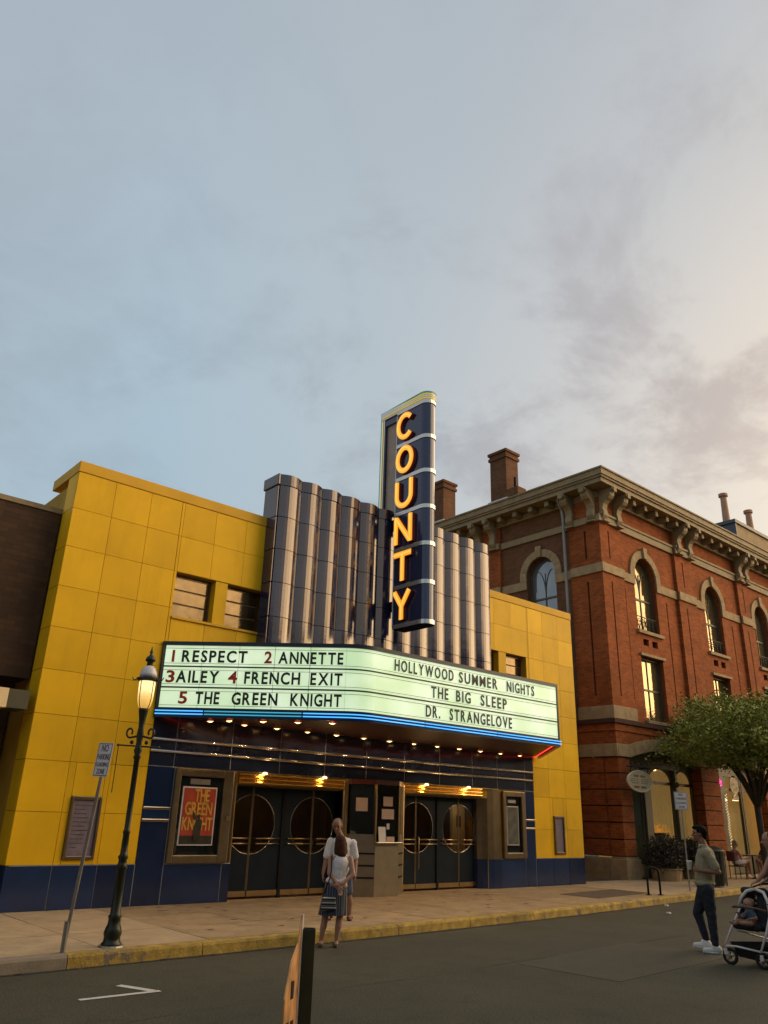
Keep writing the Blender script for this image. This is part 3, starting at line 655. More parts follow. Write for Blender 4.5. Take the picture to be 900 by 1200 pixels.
fig = MB(); fig.ell((7.93, 14.362, 1.66), (.03, .006, .045)); fig.slab([(7.86, 1.22), (7.98, 1.22), (8.0, 1.45), (8.01, 1.58), (7.95, 1.63), (7.89, 1.6), (7.84, 1.48)], 14.360, 14.366)
fig.slab([(7.82, 1.60), (7.80, 1.72), (7.83, 1.73), (7.9, 1.6)], 14.360, 14.366)
fig.build('poster_figure', M['posterdark'], pc)
pr = pcase(16.86, 17.77, .84, 2.49, 16.97, 17.62, .98, 2.36, 'bronze framed glass case right of the doors holding a dark grey poster')
MB().box(17.03, 17.50, 14.385, 14.408, 1.16, 2.12).build('poster_border', M['white'], pr)
MB().box(17.05, 17.48, 14.378, 14.384, 1.18, 2.10).build('poster', M['postergrey'], pr)
MB().box(17.1, 17.42, 14.395, 14.408, 2.2, 2.28).build('title_plate', M['galv'], pr)
def swall(fr, label):
    t = thing('framed_notice', label, 'notice board', (fr[0], 14.4, fr[2]))
    x0, x1, z0, z1 = fr
    MB().box(x0, x0 + .05, 14.35, 14.43, z0, z1).box(x1 - .05, x1, 14.35, 14.43, z0, z1).box(x0 + .051, x1 - .051, 14.352, 14.43, z0, z0 + .06).box(x0 + .051, x1 - .051, 14.352, 14.43, z1 - .06, z1).build('frame', M['bronze'], t, bevel=.01)
    MB().box(x0 + .052, x1 - .052, 14.39, 14.425, z0 + .062, z1 - .062).build('notice_sheet', M['purple'], t)
    return t
t = swall(fr_l, 'bronze framed grey notice board on yellow wall behind the leaning parking sign')
for i in range(11):
    w_ = random.uniform(.12, .34); MB().box(5.52, 5.52 + w_, 14.386, 14.389, 1.785 - i * .068, 1.80 - i * .068).build('print_line', M['postergrey'], t)
swall(fr_r, 'narrow framed grey notice board on yellow wall right of the entrance')

# ---- ticket booth
B = thing('ticket_booth', 'brushed steel ticket booth with dark windows standing between the two entrances', 'ticket booth', (12.4, 14.2, .15))
plan = [(11.60, 14.40), (11.62, 14.30), (12.07, 13.95), (12.76, 13.95), (13.18, 14.28), (13.2, 14.40)]
MB().prism([(p[0], p[1]) for p in plan[:3]] + [(12.07, 14.4)], .15, 1.39).build('side_panel', M['steel'], B)
MB().prism([(12.072, 13.95), (12.758, 13.95), (12.758, 14.4), (12.072, 14.4)], .15, 1.20).build('front_panel', M['steel'], B)
MB().prism([(12.76, 13.95), (13.18, 14.28), (13.2, 14.40), (12.76, 14.4)], .15, 1.39).build('side_panel', M['steel'], B)
MB().box(12.04, 12.80, 13.85, 14.1, 1.203, 1.24).build('ledge', M['chrome'], B, bevel=.01)
MB().prism([(12.0 if 0 else p[0] + (12.4 - p[0]) * .05, p[1] + .03) for p in plan], 1.26, 2.42).build('booth_window', M['glass'], B)
MB().prism(plan, 2.43, 2.53).build('booth_head', M['maroon'], B)
MB().prism([(12.05, 13.94), (12.09, 13.94), (12.09, 14.0), (12.05, 14.0)], 1.24, 2.43).prism([(12.74, 13.94), (12.78, 13.94), (12.78, 14.0), (12.74, 14.0)], 1.24, 2.43).build('booth_post', M['brass'], B)
for z in (.52, .76, 1.0):
    for (p, q) in (((11.61, 14.305), (12.06, 13.955)), ((12.80, 13.975), (13.18, 14.275))):
        d = (Vector(q) - Vector(p)).normalized(); n_ = Vector((d.y, -d.x)) * .012
        MB().prism([Vector(p) + n_, Vector(q) + n_, Vector(q) - n_, Vector(p) - n_], z - .018, z + .018).build('dark_bar', M['black'], B)
for (x0, x1, z0, z1) in ((12.22, 12.50, 1.98, 2.18), (12.18, 12.54, 1.71, 1.92)):
    MB().box(x0 + .05, x1 + .05, 13.935, 13.945, z0, z1).build('notice', M['paper'], B)
MB().box(12.38, 12.46, 13.93, 13.94, 1.50, 1.62).build('sticker', M['white'], B)
dv = (Vector((12.07, 13.95)) - Vector((11.62, 14.30))).normalized()
a = Vector((11.62, 14.30)) + dv * .12; b = a + dv * .26; nn = Vector((dv.y, -dv.x)) * .0
MB().prism([a + Vector((-.02, -.02)), b + Vector((-.02, -.02)), b + Vector((-.012, -.012)), a + Vector((-.012, -.012))], 1.86, 2.14).build('notice', M['paper'], B)
fl = thing('flyer_holder', 'leaning paper flyer and small box on the ticket booth ledge', 'flyer', (12.2, 13.9, 1.24))
MB().add([(12.13, 13.88, 1.241), (12.33, 13.88, 1.241), (12.33, 13.92, 1.55), (12.13, 13.92, 1.55), (12.13, 13.90, 1.241), (12.33, 13.90, 1.241), (12.33, 13.94, 1.55), (12.13, 13.94, 1.55)], [(0, 1, 2, 3), (4, 7, 6, 5), (0, 4, 5, 1), (1, 5, 6, 2), (2, 6, 7, 3), (3, 7, 4, 0)]).build('flyer', M['white'], fl)
MB().box(12.34, 12.56, 13.87, 13.93, 1.241, 1.35).build('box', M['paper'], fl)

# ================================================================== MARQUEE
Q = thing('marquee', 'lit pale green cinema marquee with black film titles and blue neon edge', 'marquee', (12.6, 14.4, 3.46))
Lp0 = Vector((6.77, 14.4)); dl = Vector((1, -1)).normalized(); V0 = Vector((9.57, 11.6)); V1 = Vector((15.66, 11.6)); E1 = Vector((18.38, 14.32))
def fil(off=0.0, k=8):
    """plan outline from the left wall end to the right wall end, moved outward by off"""
    nL = Vector((-1, -1)).normalized() * off; nF = Vector((0, -1)) * off; nR = Vector((1, -1)).normalized() * off
    T_ = .31; A = V0 - dl * T_; Bq = V0 + Vector((T_, 0)); rad = T_ / math.tan(R_(22.5)) ; c = Bq + Vector((0, rad))
    pts = [Lp0 + nL]
    for i in range(k + 1):
        a = R_(225 + 45 * i / k); pts.append(c + Vector((math.cos(a), math.sin(a))) * (rad + off))
    cr = V1 + Vector((off * math.tan(R_(22.5)), -off)); pts += [cr, E1 + nR]
    return pts
def ring(m, off_in, off_out, z0, z1):
    a = fil(off_out); b = fil(off_in); m.prism([tuple(p) for p in a] + [tuple(p) for p in b[::-1]], z0, z1)
inner = [tuple(p) for p in fil(-.02)]
MB().prism(inner, 3.47, 3.56).build('soffit', M['soffit'], Q)
MB().prism([tuple(p) for p in fil(-.06)], 3.561, 4.80).build('marquee_box', M['frame'], Q)
m = MB(); ring(m, -.02, .05, 4.795, 4.87); m.build('top_rail', M['frame'], Q)
MB().prism([tuple(p) for p in fil(.02)], 4.802, 4.85).build('marquee_roof', M['frame'], Q)
for z0, z1 in ((4.372, 4.398), (3.968, 3.996)):
    m = MB(); ring(m, -.02, .025, z0, z1); m.build('row_rail', M['rail'], Q)
m = MB(); ring(m, -.02, .045, 3.41, 3.595); m.build('neon_trough', M['trough'], Q)
rows = [(4.40, 4.793), (3.998, 4.37), (3.597, 3.966)]
lcol = [0.02, .80, 1.53, 2.24, 2.94, 3.65]; fcol = [9.88, 10.62, 11.30, 11.96, 12.64, 13.32, 13.98, 14.66, 15.30, 15.655]
for z0, z1 in rows:
    for a, b in zip(lcol, lcol[1:]):
        p, q = Lp0 + dl * (a + .007), Lp0 + dl * (b - .007); n_ = Vector((-1, -1)).normalized() * .012
        MB().prism([p + n_, q + n_, q - n_, p - n_], z0, z1).build('letter_panel', M['panel'], Q)
    A_ = fil(.012)[1:-2]; B_ = fil(-.012)[1:-2]
    MB().prism([tuple(p) for p in A_] + [tuple(p) for p in B_[::-1]], z0, z1).build('curved_panel', M['panel'], Q)
    for a, b in zip(fcol, fcol[1:]):
        MB().box(a + .007, b - .007, 11.588, 11.612, z0, z1).build('letter_panel', M['panel'], Q)
    for zz in (z0 + .045, z1 - .055):
        m = MB(); ring(m, .013, .019, zz - .004, zz + .004); m.build('letter_rail', M['thinrail'], Q)
# right return panels
for z0, z1 in rows:
    p, q = V1 + Vector((.03, .03)), E1; n_ = Vector((1, -1)).normalized() * .012
    MB().prism([p + n_, q + n_, q - n_, p - n_], z0, z1).build('letter_panel', M['panel'], Q)
MB().box(15.655, 15.70, 11.57, 11.63, 3.6, 4.79).build('corner_post', M['frame'], Q)
MB().prism([(6.74, 14.35), (6.80, 14.35), (6.80, 14.40), (6.74, 14.40)], 3.41, 4.87).build('corner_post', M['frame'], Q)
# neon tubes
def neon(zz, off, t0, t1, mt, nm='neon_tube'):
    pts = fil(off); seg = []
    # cumulative length param
    L_ = [0]
    for a, b in zip(pts, pts[1:]): L_.append(L_[-1] + (b - a).length)
    def at(s):
        for i in range(len(pts) - 1):
            if s <= L_[i + 1] + 1e-9: return pts[i] + (pts[i + 1] - pts[i]) * ((s - L_[i]) / (L_[i + 1] - L_[i]))
        return pts[-1]
    ss = sorted([t0, t1] + [l for l in L_ if t0 < l < t1])
    MB().tube([(*at(s), zz) for s in ss], .011, 6).build(nm, mt, Q, smooth=True)
for zz in (3.53, 3.472):
    neon(zz, .075, .02, .95, M['neonblue']); neon(zz, .075, .98, 2.85, M['neoncyan']); neon(zz, .075, 2.88, 5.6, M['neonblue'])
    neon(zz, .075, 5.63, 7.8, M['neonblue']); neon(zz, .075, 7.83, 10.1, M['neonblue'])
pts = fil(-.10); MB().tube([(*p, 3.445) for p in pts], .012, 6).build('red_neon_tube', M['neonred'], Q, smooth=True)
# titles
def mrow(text, a, b, z, red=False, front=False, h=.225):
    mt = M['letterred'] if red else M['letterblack']
    if front: write(text, (a, 11.574, z), (1, 0, 0), b - a, h, mt, Q, .018, .012, gap=.21)
    else:
        p = Lp0 + dl * a + Vector((-1, -1)).normalized() * .026
        write(text, (p.x, p.y, z), (1, -1, 0), b - a, h, mt, Q, .026, .012, gap=.14)
z1_, z2_, z3_ = 4.475, 4.075, 3.675
mrow('1', .20, .25, z1_, True); mrow('RESPECT', .40, 1.70, z1_); mrow('2', 2.04, 2.19, z1_, True); mrow('ANNETTE', 2.32, 3.59, z1_)
mrow('3', .13, .30, z2_, True); mrow('AILEY', .33, 1.18, z2_); mrow('4', 1.36, 1.54, z2_, True); mrow('FRENCH', 1.68, 2.77, z2_); mrow('EXIT', 2.97, 3.59, z2_)
mrow('5', .43, .60, z3_, True); mrow('THE', .76, 1.23, z3_); mrow('GREEN', 1.47, 2.36, z3_); mrow('KNIGHT', 2.61, 3.59, z3_)
mrow('HOLLYWOOD', 10.39, 12.08, z1_ + .01, front=True); mrow('SUMMER', 12.25, 13.50, z1_ + .01, front=True); mrow('NIGHTS', 13.82, 14.80, z1_ + .01, front=True)
mrow('THE', 11.42, 11.92, z2_, front=True); mrow('BIG', 12.16, 12.61, z2_, front=True); mrow('SLEEP', 12.93, 13.80, z2_, front=True)
mrow('DR.', 11.27, 11.68, z3_, front=True); mrow('STRANGELOVE', 11.96, 13.96, z3_, front=True)
# soffit bulbs
bul = MB().ell((0, 0, -.03), (.042, .042, .02), 10, 6).build('bulb', M['bulb'], Q, smooth=True, local=True)
canm = MB().tube([(0, 0, -.025), (0, 0, .05)], .07, 14, caps=False).build('bulb_can', M['brass'], Q, local=True)
bpos = [(7.75 + .785 * i, 14.0) for i in range(13)] + [(7.95, 13.62), (8.42, 13.15), (8.9, 12.67), (9.38, 12.2)]
for i, (bx, by) in enumerate(bpos):
    l = (bx - 12.6, by - 14.4, 3.425 - 3.46)
    if i == 0: bul.location = l; canm.location = (l[0], l[1], l[2] - .005)
    else: inst(bul, 'bulb', l, Q); inst(canm, 'bulb_can', (l[0], l[1], l[2] - .005), Q)
    lamp('bulb_light', (bx, by, 3.438), 27, (1, .66, .31), .022, Q)
for bx in (9.33, 10.88, 14.0, 15.5):
    h = MB().lathe([(.05, 0), (.05, .035), (.0001, .05)], (bx, 14.33, 2.50), 10).build('header_lamp', M['bulb'], T, smooth=True)
    lamp('header_light', (bx, 14.27, 2.45), 3.2, (1, .62, .25), .045, T)

# ================================================================== BLADE SIGN
G = thing('blade_sign', 'tall navy blade sign with orange vertical lettering above the marquee', 'sign', (12.5, 14.0, 5.95))
def nose(off=0.0, yb=13.70, k=10):
    pts = [(12.2 - off, yb)]
    for i in range(k + 1):
        a = R_(180 + 180 * i / k); pts.append((12.40 + (.2 + off) * math.cos(a), 12.78 + (.2 + off) * math.sin(a)))
    return pts + [(12.60 + off, yb)]
MB().prism(nose(), 5.99, 11.76).build('sign_body', M['navysign'], G)
MB().prism(nose(-.02), 5.93, 5.985).build('sign_underside', M['black'], G)
ZB = [5.99, 6.95, 7.91, 8.87, 9.83, 10.79, 11.77]
for i, z in enumerate(ZB):
    w_ = .10 if i < 6 else .07
    m = MB(); m.prism(nose(.022) + nose(-.01)[::-1], z - w_ / 2, z + w_ / 2); m.build('silver_band', M['silver'], G)
    if i < 6:
        pass
# top cap with neon
def capo(off): 
    return nose(off, 14.36)
MB().prism(capo(0.0), 11.81, 12.06).build('top_cap', M['silver'], G)
MB().prism([(12.30, 13.703), (12.54, 13.703), (12.54, 14.36), (12.30, 14.36)], 9.0, 11.806).build('back_panel', M['greypanel'], G)
MB().box(12.24, 12.60, 14.22, 14.37, 8.9, 11.807).box(12.24, 12.60, 13.702, 14.219, 11.62, 11.807).build('back_frame', M['navysign'], G)
MB().box(12.19, 12.21, 13.70, 13.73, 6.0, 11.72).build('edge_strip', M['white'], G)
for i, (mt, zz, dy) in enumerate((('neongrn', 12.06, .03), ('neonyel', 12.0, -.03), ('neonwht', 11.94, -.09), ('neonyel', 11.88, -.15))):
    off = .022
    path = [(12.2 - off + (0.08 if False else 0), 14.36 + dy, 9.05)] 
    xs_ = 12.22 
    path = [(xs_, 14.36 + dy, 9.0), (xs_, 14.36 + dy, zz)] if i < 3 else [(12.18, 13.72, zz)]
    path += [(p[0], p[1], zz) for p in nose(off, 14.33)[0 if i == 3 else 1:]]
    MB().tube(path, .013, 6).build('neon_tube', M[mt], G, smooth=True)
for z in (8.75, 6.6):
    MB().box(12.3, 12.7, 13.7, 13.98, z - .08, z + .08).box(12.35, 12.65, 13.5, 13.9, z - .25, z - .1).build('support_beam', M['black'], G)
# stroke letters
def ribbon(m, pts, w, x0, x1, closed=False):
    P_ = [Vector(p) for p in pts]; n = len(P_); Lf = []; Rg = []
    for i, p in enumerate(P_):
        a = P_[i - 1] if (i > 0 or closed) else p; b = P_[(i + 1) % n] if (i < n - 1 or closed) else p
        d1 = (p - a).normalized() if (p - a).length > 1e-6 else (b - p).normalized(); d2 = (b - p).normalized() if (b - p).length > 1e-6 else d1
        t = (d1 + d2).normalized(); nn = Vector((-t.y, t.x)); k = 1 / max(.5, nn.dot(Vector((-d1.y, d1.x))))
        Lf.append(p + nn * w / 2 * k); Rg.append(p - nn * w / 2 * k)
    rng = range(n) if closed else range(n - 1)
    for i in rng:
        j = (i + 1) % n; q = [Lf[i], Lf[j], Rg[j], Rg[i]]
        vs = [(x0, 13.31 - a.x, a.y) for a in q] + [(x1, 13.31 - a.x, a.y) for a in q]
        m.add(vs, [(0, 1, 2, 3), (4, 7, 6, 5), (0, 4, 5, 1), (1, 5, 6, 2), (2, 6, 7, 3), (3, 7, 4, 0)])
def strokes(ch):
    h, w = .64, .52
    if ch == 'C': return [([(w / 2 * math.cos(R_(a)), h / 2 + h / 2 * math.sin(R_(a))) for a in range(42, 319, 12)], False)]
    if ch == 'O': return [([(w / 2 * math.cos(R_(a)), h / 2 + h / 2 * math.sin(R_(a))) for a in range(0, 360, 15)], True)]
    if ch == 'U': return [([(-w / 2, h + .04), (-w / 2, w / 2)] + [(w / 2 * math.cos(R_(a)), w / 2 + w / 2 * math.sin(R_(a))) for a in range(190, 351, 14)] + [(w / 2, w / 2), (w / 2, h + .04)], False)]
    if ch == 'N': return [([(-w / 2, -.04), (-w / 2, h + .04)], False), ([(-w / 2 + .02, h), (w / 2 - .02, 0)], False), ([(w / 2, -.04), (w / 2, h + .04)], False)]
    if ch == 'T': return [([(-w / 2 - .04, h), (w / 2 + .04, h)], False), ([(0, h), (0, -.04)], False)]
    if ch == 'Y': return [([(-w / 2, h + .02), (0, h * .45)], False), ([(w / 2, h + .02), (0, h * .45)], False), ([(0, h * .5), (0, -.04)], False)]
for i, ch in enumerate('COUNTY'):
    zb = ZB[5 - i] + .155
    a = MB(); b = MB(); c = MB()
    for k_, (pts, cl) in enumerate(strokes(ch)):
        pts = [(x, y + zb) for x, y in pts]
        ribbon(a, pts, .162, 12.12 - k_ * .002, 12.198, cl); ribbon(b, pts, .134, 12.100 - k_ * .002, 12.1195 - k_ * .002, cl); 
        pp = [(12.092, 13.31 - x, y) for x, y in pts]
        c.tube(pp, .024, 6, closed=cl)
    o = a.build('letter', M['orangeside'], G); b.build('letter_face', M['orange'], o); c.build('neon_tube', M['orangecore'], o, smooth=True)

# ================================================================== BROWN BRICK BUILDING (left)
Lb = thing('brown_brick_building', 'dark brown brick building with cream canopy edge, cut off by the left side', 'building', (0, 15, 0))
MB().box(-16, 4.52, 14.96, 26, 3.9, 7.1).box(-16, 2.6, 14.961, 26, 0, 3.899).box(2.6, 4.52, 15.8, 26, 0, 3.898).build('wall', M['brickbrown'], Lb)
MB().box(-16, 4.53, 14.93, 15.3, 7.102, 7.20).build('coping', M['cornice'], Lb)
MB().box(-10, 4.05, 14.35, 14.955, 3.30, 3.62).build('canopy_fascia', M['cream'], Lb)
MB().box(4.052, 4.40, 14.35, 14.955, 3.30, 3.615).build('canopy_end_shade', M['olive'], Lb)  # dark olive colour paints the shadowed end of the fascia

# ================================================================== RED BRICK BUILDING
K = thing('red_brick_building', 'ornate red brick corner building with stone arches and bracketed cornice', 'building', (23.4, 15, 0))
fmap = lambda u, d, v: (u, 15.0 + d, v)
smap = lambda u, d, v: (23.4 + d, u, v)
XM = 52.0
pil_f = [(23.4, 24.77), (28.7, 30.07), (34.1, 35.1), (38.6, 39.7)]
pil_s = [(15.0, 16.36), (19.75, 21.1), (26, 27.3)]
wins_f = [(25.67, 27.19), (31.02, 32.48), (35.62, 36.98), (41.0, 42.5)]
slots_f = [23.95, 24.98, 27.9, 29.28, 30.3, 33.34, 34.62, 37.9, 39.1]
G1 = 4.25
# pilasters with slots (outer skin), wall recessed .12
def slotted(mp, a, b, d0, d1, z0, z1, us):
    rs = [(a, b, z0, z1)]
    for u in us:
        if a < u < b:
            rs = rsub(rs, (u - .036, u + .036, 5.86, 9.95)); rs = rsub(rs, (u - .036, u + .036, 10.8, 11.9))
    m = MB(mp)
    for r in rs: m.box(r[0], r[1], d0, d1, r[2], r[3])
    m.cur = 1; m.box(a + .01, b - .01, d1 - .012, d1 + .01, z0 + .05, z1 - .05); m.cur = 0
    return m
for a, b in pil_f:
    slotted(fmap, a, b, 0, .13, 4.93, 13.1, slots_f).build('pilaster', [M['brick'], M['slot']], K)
for a, b in pil_s:
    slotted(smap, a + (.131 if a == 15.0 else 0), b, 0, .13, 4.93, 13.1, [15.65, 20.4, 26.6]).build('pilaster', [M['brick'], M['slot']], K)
def archfill(m, c, r, zs, x0, x1, ztop, d0, d1, k=16):
    for i in range(k):
        a0 = math.pi * (1 - i / k); a1 = math.pi * (1 - (i + 1) / k)
        xa, za, xb, zb = c + r * math.cos(a0), zs + r * math.sin(a0), c + r * math.cos(a1), zs + r * math.sin(a1)
        poly = [(xa, za), (xb, zb), (xb, ztop), (xa, ztop)]
        m.slab(poly, d0, d1)
def wallface(mp, u0, u1, wins, lower, us, z0=G1, z1=13.1, d0=.13, d1=.45):
    rs = [(u0, u1, z0, z1)]
    for a, b in wins:
        rs = rsub(rs, (a, b, 8.5, 11.40))
        if lower: rs = rsub(rs, (a, b, 5.22, 7.53)); c = (a + b) / 2; rs = rsub(rs, (c - .50, c - .12, 7.95, 8.2)); rs = rsub(rs, (c + .12, c + .50, 7.95, 8.2))
    m = MB(mp)
    m.cur = 1
    for r in rs: m.box(r[0] + .001, r[1] - .001, d0 + .1, d1, r[2] + .001, r[3] - .001)
    m.cur = 0
    rs2 = list(rs)
    for u in us: rs2 = rsub(rs2, (u - .036, u + .036, 5.86, 9.95))
    for r in rs2: m.box(r[0], r[1], d0, d0 + .0995, r[2], r[3])
    for a, b in wins:
        c = (a + b) / 2; r = (b - a) / 2; archfill(m, c, r, 11.40 - r, a, b, 11.401, d0, d1)
    return m
wallface(fmap, 23.53, XM, wins_f, True, slots_f).build('wall', [M['brick'], M['slotw']], K)
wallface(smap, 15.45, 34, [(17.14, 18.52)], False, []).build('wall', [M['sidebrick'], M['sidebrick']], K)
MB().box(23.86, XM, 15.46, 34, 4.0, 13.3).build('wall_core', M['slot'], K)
for c_ in wins_f[:3]:
    c = sum(c_) / 2
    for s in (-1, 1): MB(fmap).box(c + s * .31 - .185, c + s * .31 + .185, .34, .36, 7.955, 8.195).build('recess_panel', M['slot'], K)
# windows
def archwin(mp, a, b, lower, gm, lit):
    c = (a + b) / 2; r = (b - a) / 2; zs = 11.40 - r
    w = MB(mp); pts = [(a, 8.5), (b, 8.5)] + [(c + r * math.cos(math.pi * i / 14), zs + r * math.sin(math.pi * i / 14)) for i in range(15)]
    w.slab(pts, .40, .42); win = w.build('window', gm, K)
    def frame(inset, wd, d0, d1):
        m = MB(mp); ro, ri = r - inset, r - inset - wd
        for i in range(14):
            p0, p1 = math.pi * i / 14, math.pi * (i + 1) / 14
            m.slab([(c + ri * math.cos(p0), zs + ri * math.sin(p0)), (c + ro * math.cos(p0), zs + ro * math.sin(p0)), (c + ro * math.cos(p1), zs + ro * math.sin(p1)), (c + ri * math.cos(p1), zs + ri * math.sin(p1))], d0, d1)
        m.box(c - ro, c - ri, d0, d1, 8.5, zs); m.box(c + ri, c + ro, d0, d1, 8.5, zs); m.box(c - ri, c + ri, d0, d1, 8.5, 8.58); return m
    frame(0, .07, .33, .41).build('window_frame', M['olive'], win)
    m = MB(mp); m.box(c - r, c + r, .36, .405, 9.75, 9.82); m.box(c - .02, c + .02, .372, .403, 8.55, 9.749)
    # curved tracery
    for s in (-1, 1):
        m.tube([(c + s * (r - .05) * math.sin(t_) * 1.0 if False else c + s * (r * .5) * (1 - math.cos(t_)), .385, 9.82 + 1.1 * math.sin(t_)) for t_ in [math.pi / 2 * k / 8 for k in range(9)]], .014, 4)
    m.tube([(c, .385, 9.82), (c, .385, 10.8)], .014, 4)
    m.build('sash_bar', M['olive'], win)
    # stone arch with keystone
    n_ = 11; ro = 1.02 * r / .76 * 1.0; ro = r + .30
    for i in range(n_):
        g = .006; a0 = math.pi * i / n_ + g; a1 = math.pi * (i + 1) / n_ - g; vs = []
        for q in (a0, (a0 + a1) / 2, a1): vs.append((c + r * 1.001 * math.cos(q), zs + r * 1.001 * math.sin(q)))
        for q in (a1, (a0 + a1) / 2, a0): vs.append((c + ro * math.cos(q), zs + ro * math.sin(q)))
        MB(mp).slab(vs, .06 if i != 5 else .0, .131 if True else .2).build('arch_stone', M['stone'], K)
    for ja, jb in ((a - .30, a), (b, b + .30)): MB(mp).box(ja, jb, .06, .129, 10.552, zs - .002).build('arch_stone', M['stone'], K)
    MB(mp).slab([(c - .09, zs + r - .02), (c + .09, zs + r - .02), (c + .14, zs + ro + .12), (c - .14, zs + ro + .12)], -.02, .059).build('keystone', M['stone'], K)
    MB(mp).box(a - .12, b + .12, .02, .36, 8.37, 8.495).build('window_sill', M['stone'], K, bevel=.01)
    # iron guard
    g = MB(mp)
    for i in range(6):
        u = a + .08 + (b - a - .16) * i / 5
        g.tube([(u, .2, 8.52), (u, .2, 9.05)], .012, 4)
        if i < 5:
            uc = u + (b - a - .16) / 10; g.tube([(uc + .1 * math.cos(t_ * math.pi / 5), .2, 8.82 + .16 * math.sin(t_ * math.pi / 5)) for t_ in range(10)], .012, 4, closed=True)
    g.box(a + .03, b - .03, .19, .21, 9.04, 9.07); g.box(a + .03, b - .03, .19, .21, 8.54, 8.57)
    if mp is fmap: g.build('window_guard', M['black'], win)
    if lower:
        w2 = MB(mp).box(a, b, .40, .42, 5.22, 7.53).build('window', gm, K)
        MB(mp).box(a, a + .06, .33, .41, 5.22, 7.53).box(b - .06, b, .33, .41, 5.22, 7.53).box(a + .061, b - .061, .33, .41, 7.46, 7.53).box(a + .061, b - .061, .33, .41, 5.22, 5.3).build('window_frame', M['olive'], w2)
        MB(mp).box(a + .06, b - .06, .36, .405, 6.33, 6.40).box(c - .02, c + .02, .372, .403, 5.3, 7.46).build('sash_bar', M['olive'], w2)
        MB(mp).box(a - .08, b + .08, .04, .36, 7.535, 7.63).build('window_head', M['stone'], K)
        MB(mp).box(a - .1, b + .1, .0, .36, 5.10, 5.215).build('window_sill', M['stone'], K, bevel=.01)
for i, (a, b) in enumerate(wins_f): archwin(fmap, a, b, True, M['windowglow'], True)
archwin(smap, 17.14, 18.52, False, M['winside'], False)
# string band at arch springing (butted between arches)
def band(mp, segs, z0, z1, d0, nm, mt=M['stone']):
    for a, b, dd in segs: MB(mp).box(a, b, dd, .131 if dd > .0 else .001, z0, z1).build(nm, mt, K, bevel=.012)
fb = []; 
def fseg(z0, z1, depthp, depthw, nm, skip, mt=M['stone']):
    for a, b in pil_f: MB(fmap).box(a - (.0 if a > 23.5 else -depthp * 0), b, depthp, -.001, z0, z1).build(nm, mt, K, bevel=.012)
    edges = [(24.771, 28.699), (30.071, 34.099), (35.101, 38.599), (39.701, XM)]
    for a, b in edges:
        rs = [(a, b, 0, 1)]
        if skip:
            for c_ in wins_f:
                rs = rsub(rs, (c_[0] - .002, c_[1] + .002, -1, 2))
        for r in rs: MB(fmap).box(r[0], r[1], depthw, .129, z0, z1).build(nm, mt, K, bevel=.012)
fseg(10.21, 10.55, -.07, .06, 'string_course', True)
fseg(12.14, 12.40, -.09, .04, 'string_course', False, M['cornice'])
fseg(12.405, 12.50, -.13, .0, 'string_course', False, M['cornice'])
def sseg(z0, z1, dp, dw, nm, skip, mt=M['stone']):
    for a, b in pil_s: MB(smap).box(a - (-dp if False else 0) + (.0 if a > 15 else .0), b, dp, -.001, z0, z1).build(nm, mt, K, bevel=.012)
    for a, b in ((16.361, 19.749), (21.101, 25.999)):
        rs = [(a, b, 0, 1)]
        if skip: rs = rsub(rs, (17.14 - .002, 18.52 + .002, -1, 2))
        for r in rs: MB(smap).box(r[0], r[1], dw, .129, z0, z1).build(nm, mt, K, bevel=.012)
sseg(10.21, 10.55, -.07, .06, 'string_course', True)
sseg(12.14, 12.40, -.09, .04, 'string_course', False, M['cornice'])
MB().box(23.33, 23.399, 14.93, 14.999, 10.21, 10.55).build('string_course', M['stone'], K)
MB().box(23.31, 23.399, 14.91, 14.999, 12.14, 12.40).build('string_course', M['cornice'], K)
# base courses of upper floors
for mp, segs in ((fmap, pil_f), (smap, pil_s)):
    for a, b in segs: MB(mp).box(a + (.0 if mp is fmap or a > 15 else .0), b + .02, -.06, -.001, 5.07, 5.50).build('stone_block', M['stone'], K, bevel=.015)
MB().box(23.34, 23.399, 14.94, 14.999, 5.07, 5.5).build('stone_block', M['stone'], K)
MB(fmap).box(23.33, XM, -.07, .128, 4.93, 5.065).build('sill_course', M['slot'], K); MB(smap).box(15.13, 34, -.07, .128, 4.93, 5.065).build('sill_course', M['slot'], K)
MB(fmap).box(23.36, XM, -.04, .128, 4.68, 4.76).build('sill_course', M['brick'], K); MB(smap).box(15.13, 34, -.04, .128, 4.68, 4.76).build('sill_course', M['brick'], K)
# cornice
XE_ = XM + 1
def plate(o, z0, z1, mt=M['cornice'], nm='cornice'):
    MB().box(23.4 - o, XE_, 15 - o, 34, z0, z1).build(nm, mt, K)
plate(.02, 13.10, 13.36, M['cornice'], 'frieze')
plate(.62, 13.38, 13.44); plate(.60, 13.441, 13.56); plate(.66, 13.561, 13.64); plate(.71, 13.641, 13.86); plate(.76, 13.861, 13.92)
plate(.70, 13.921, 13.95, M['dome'], 'roof')
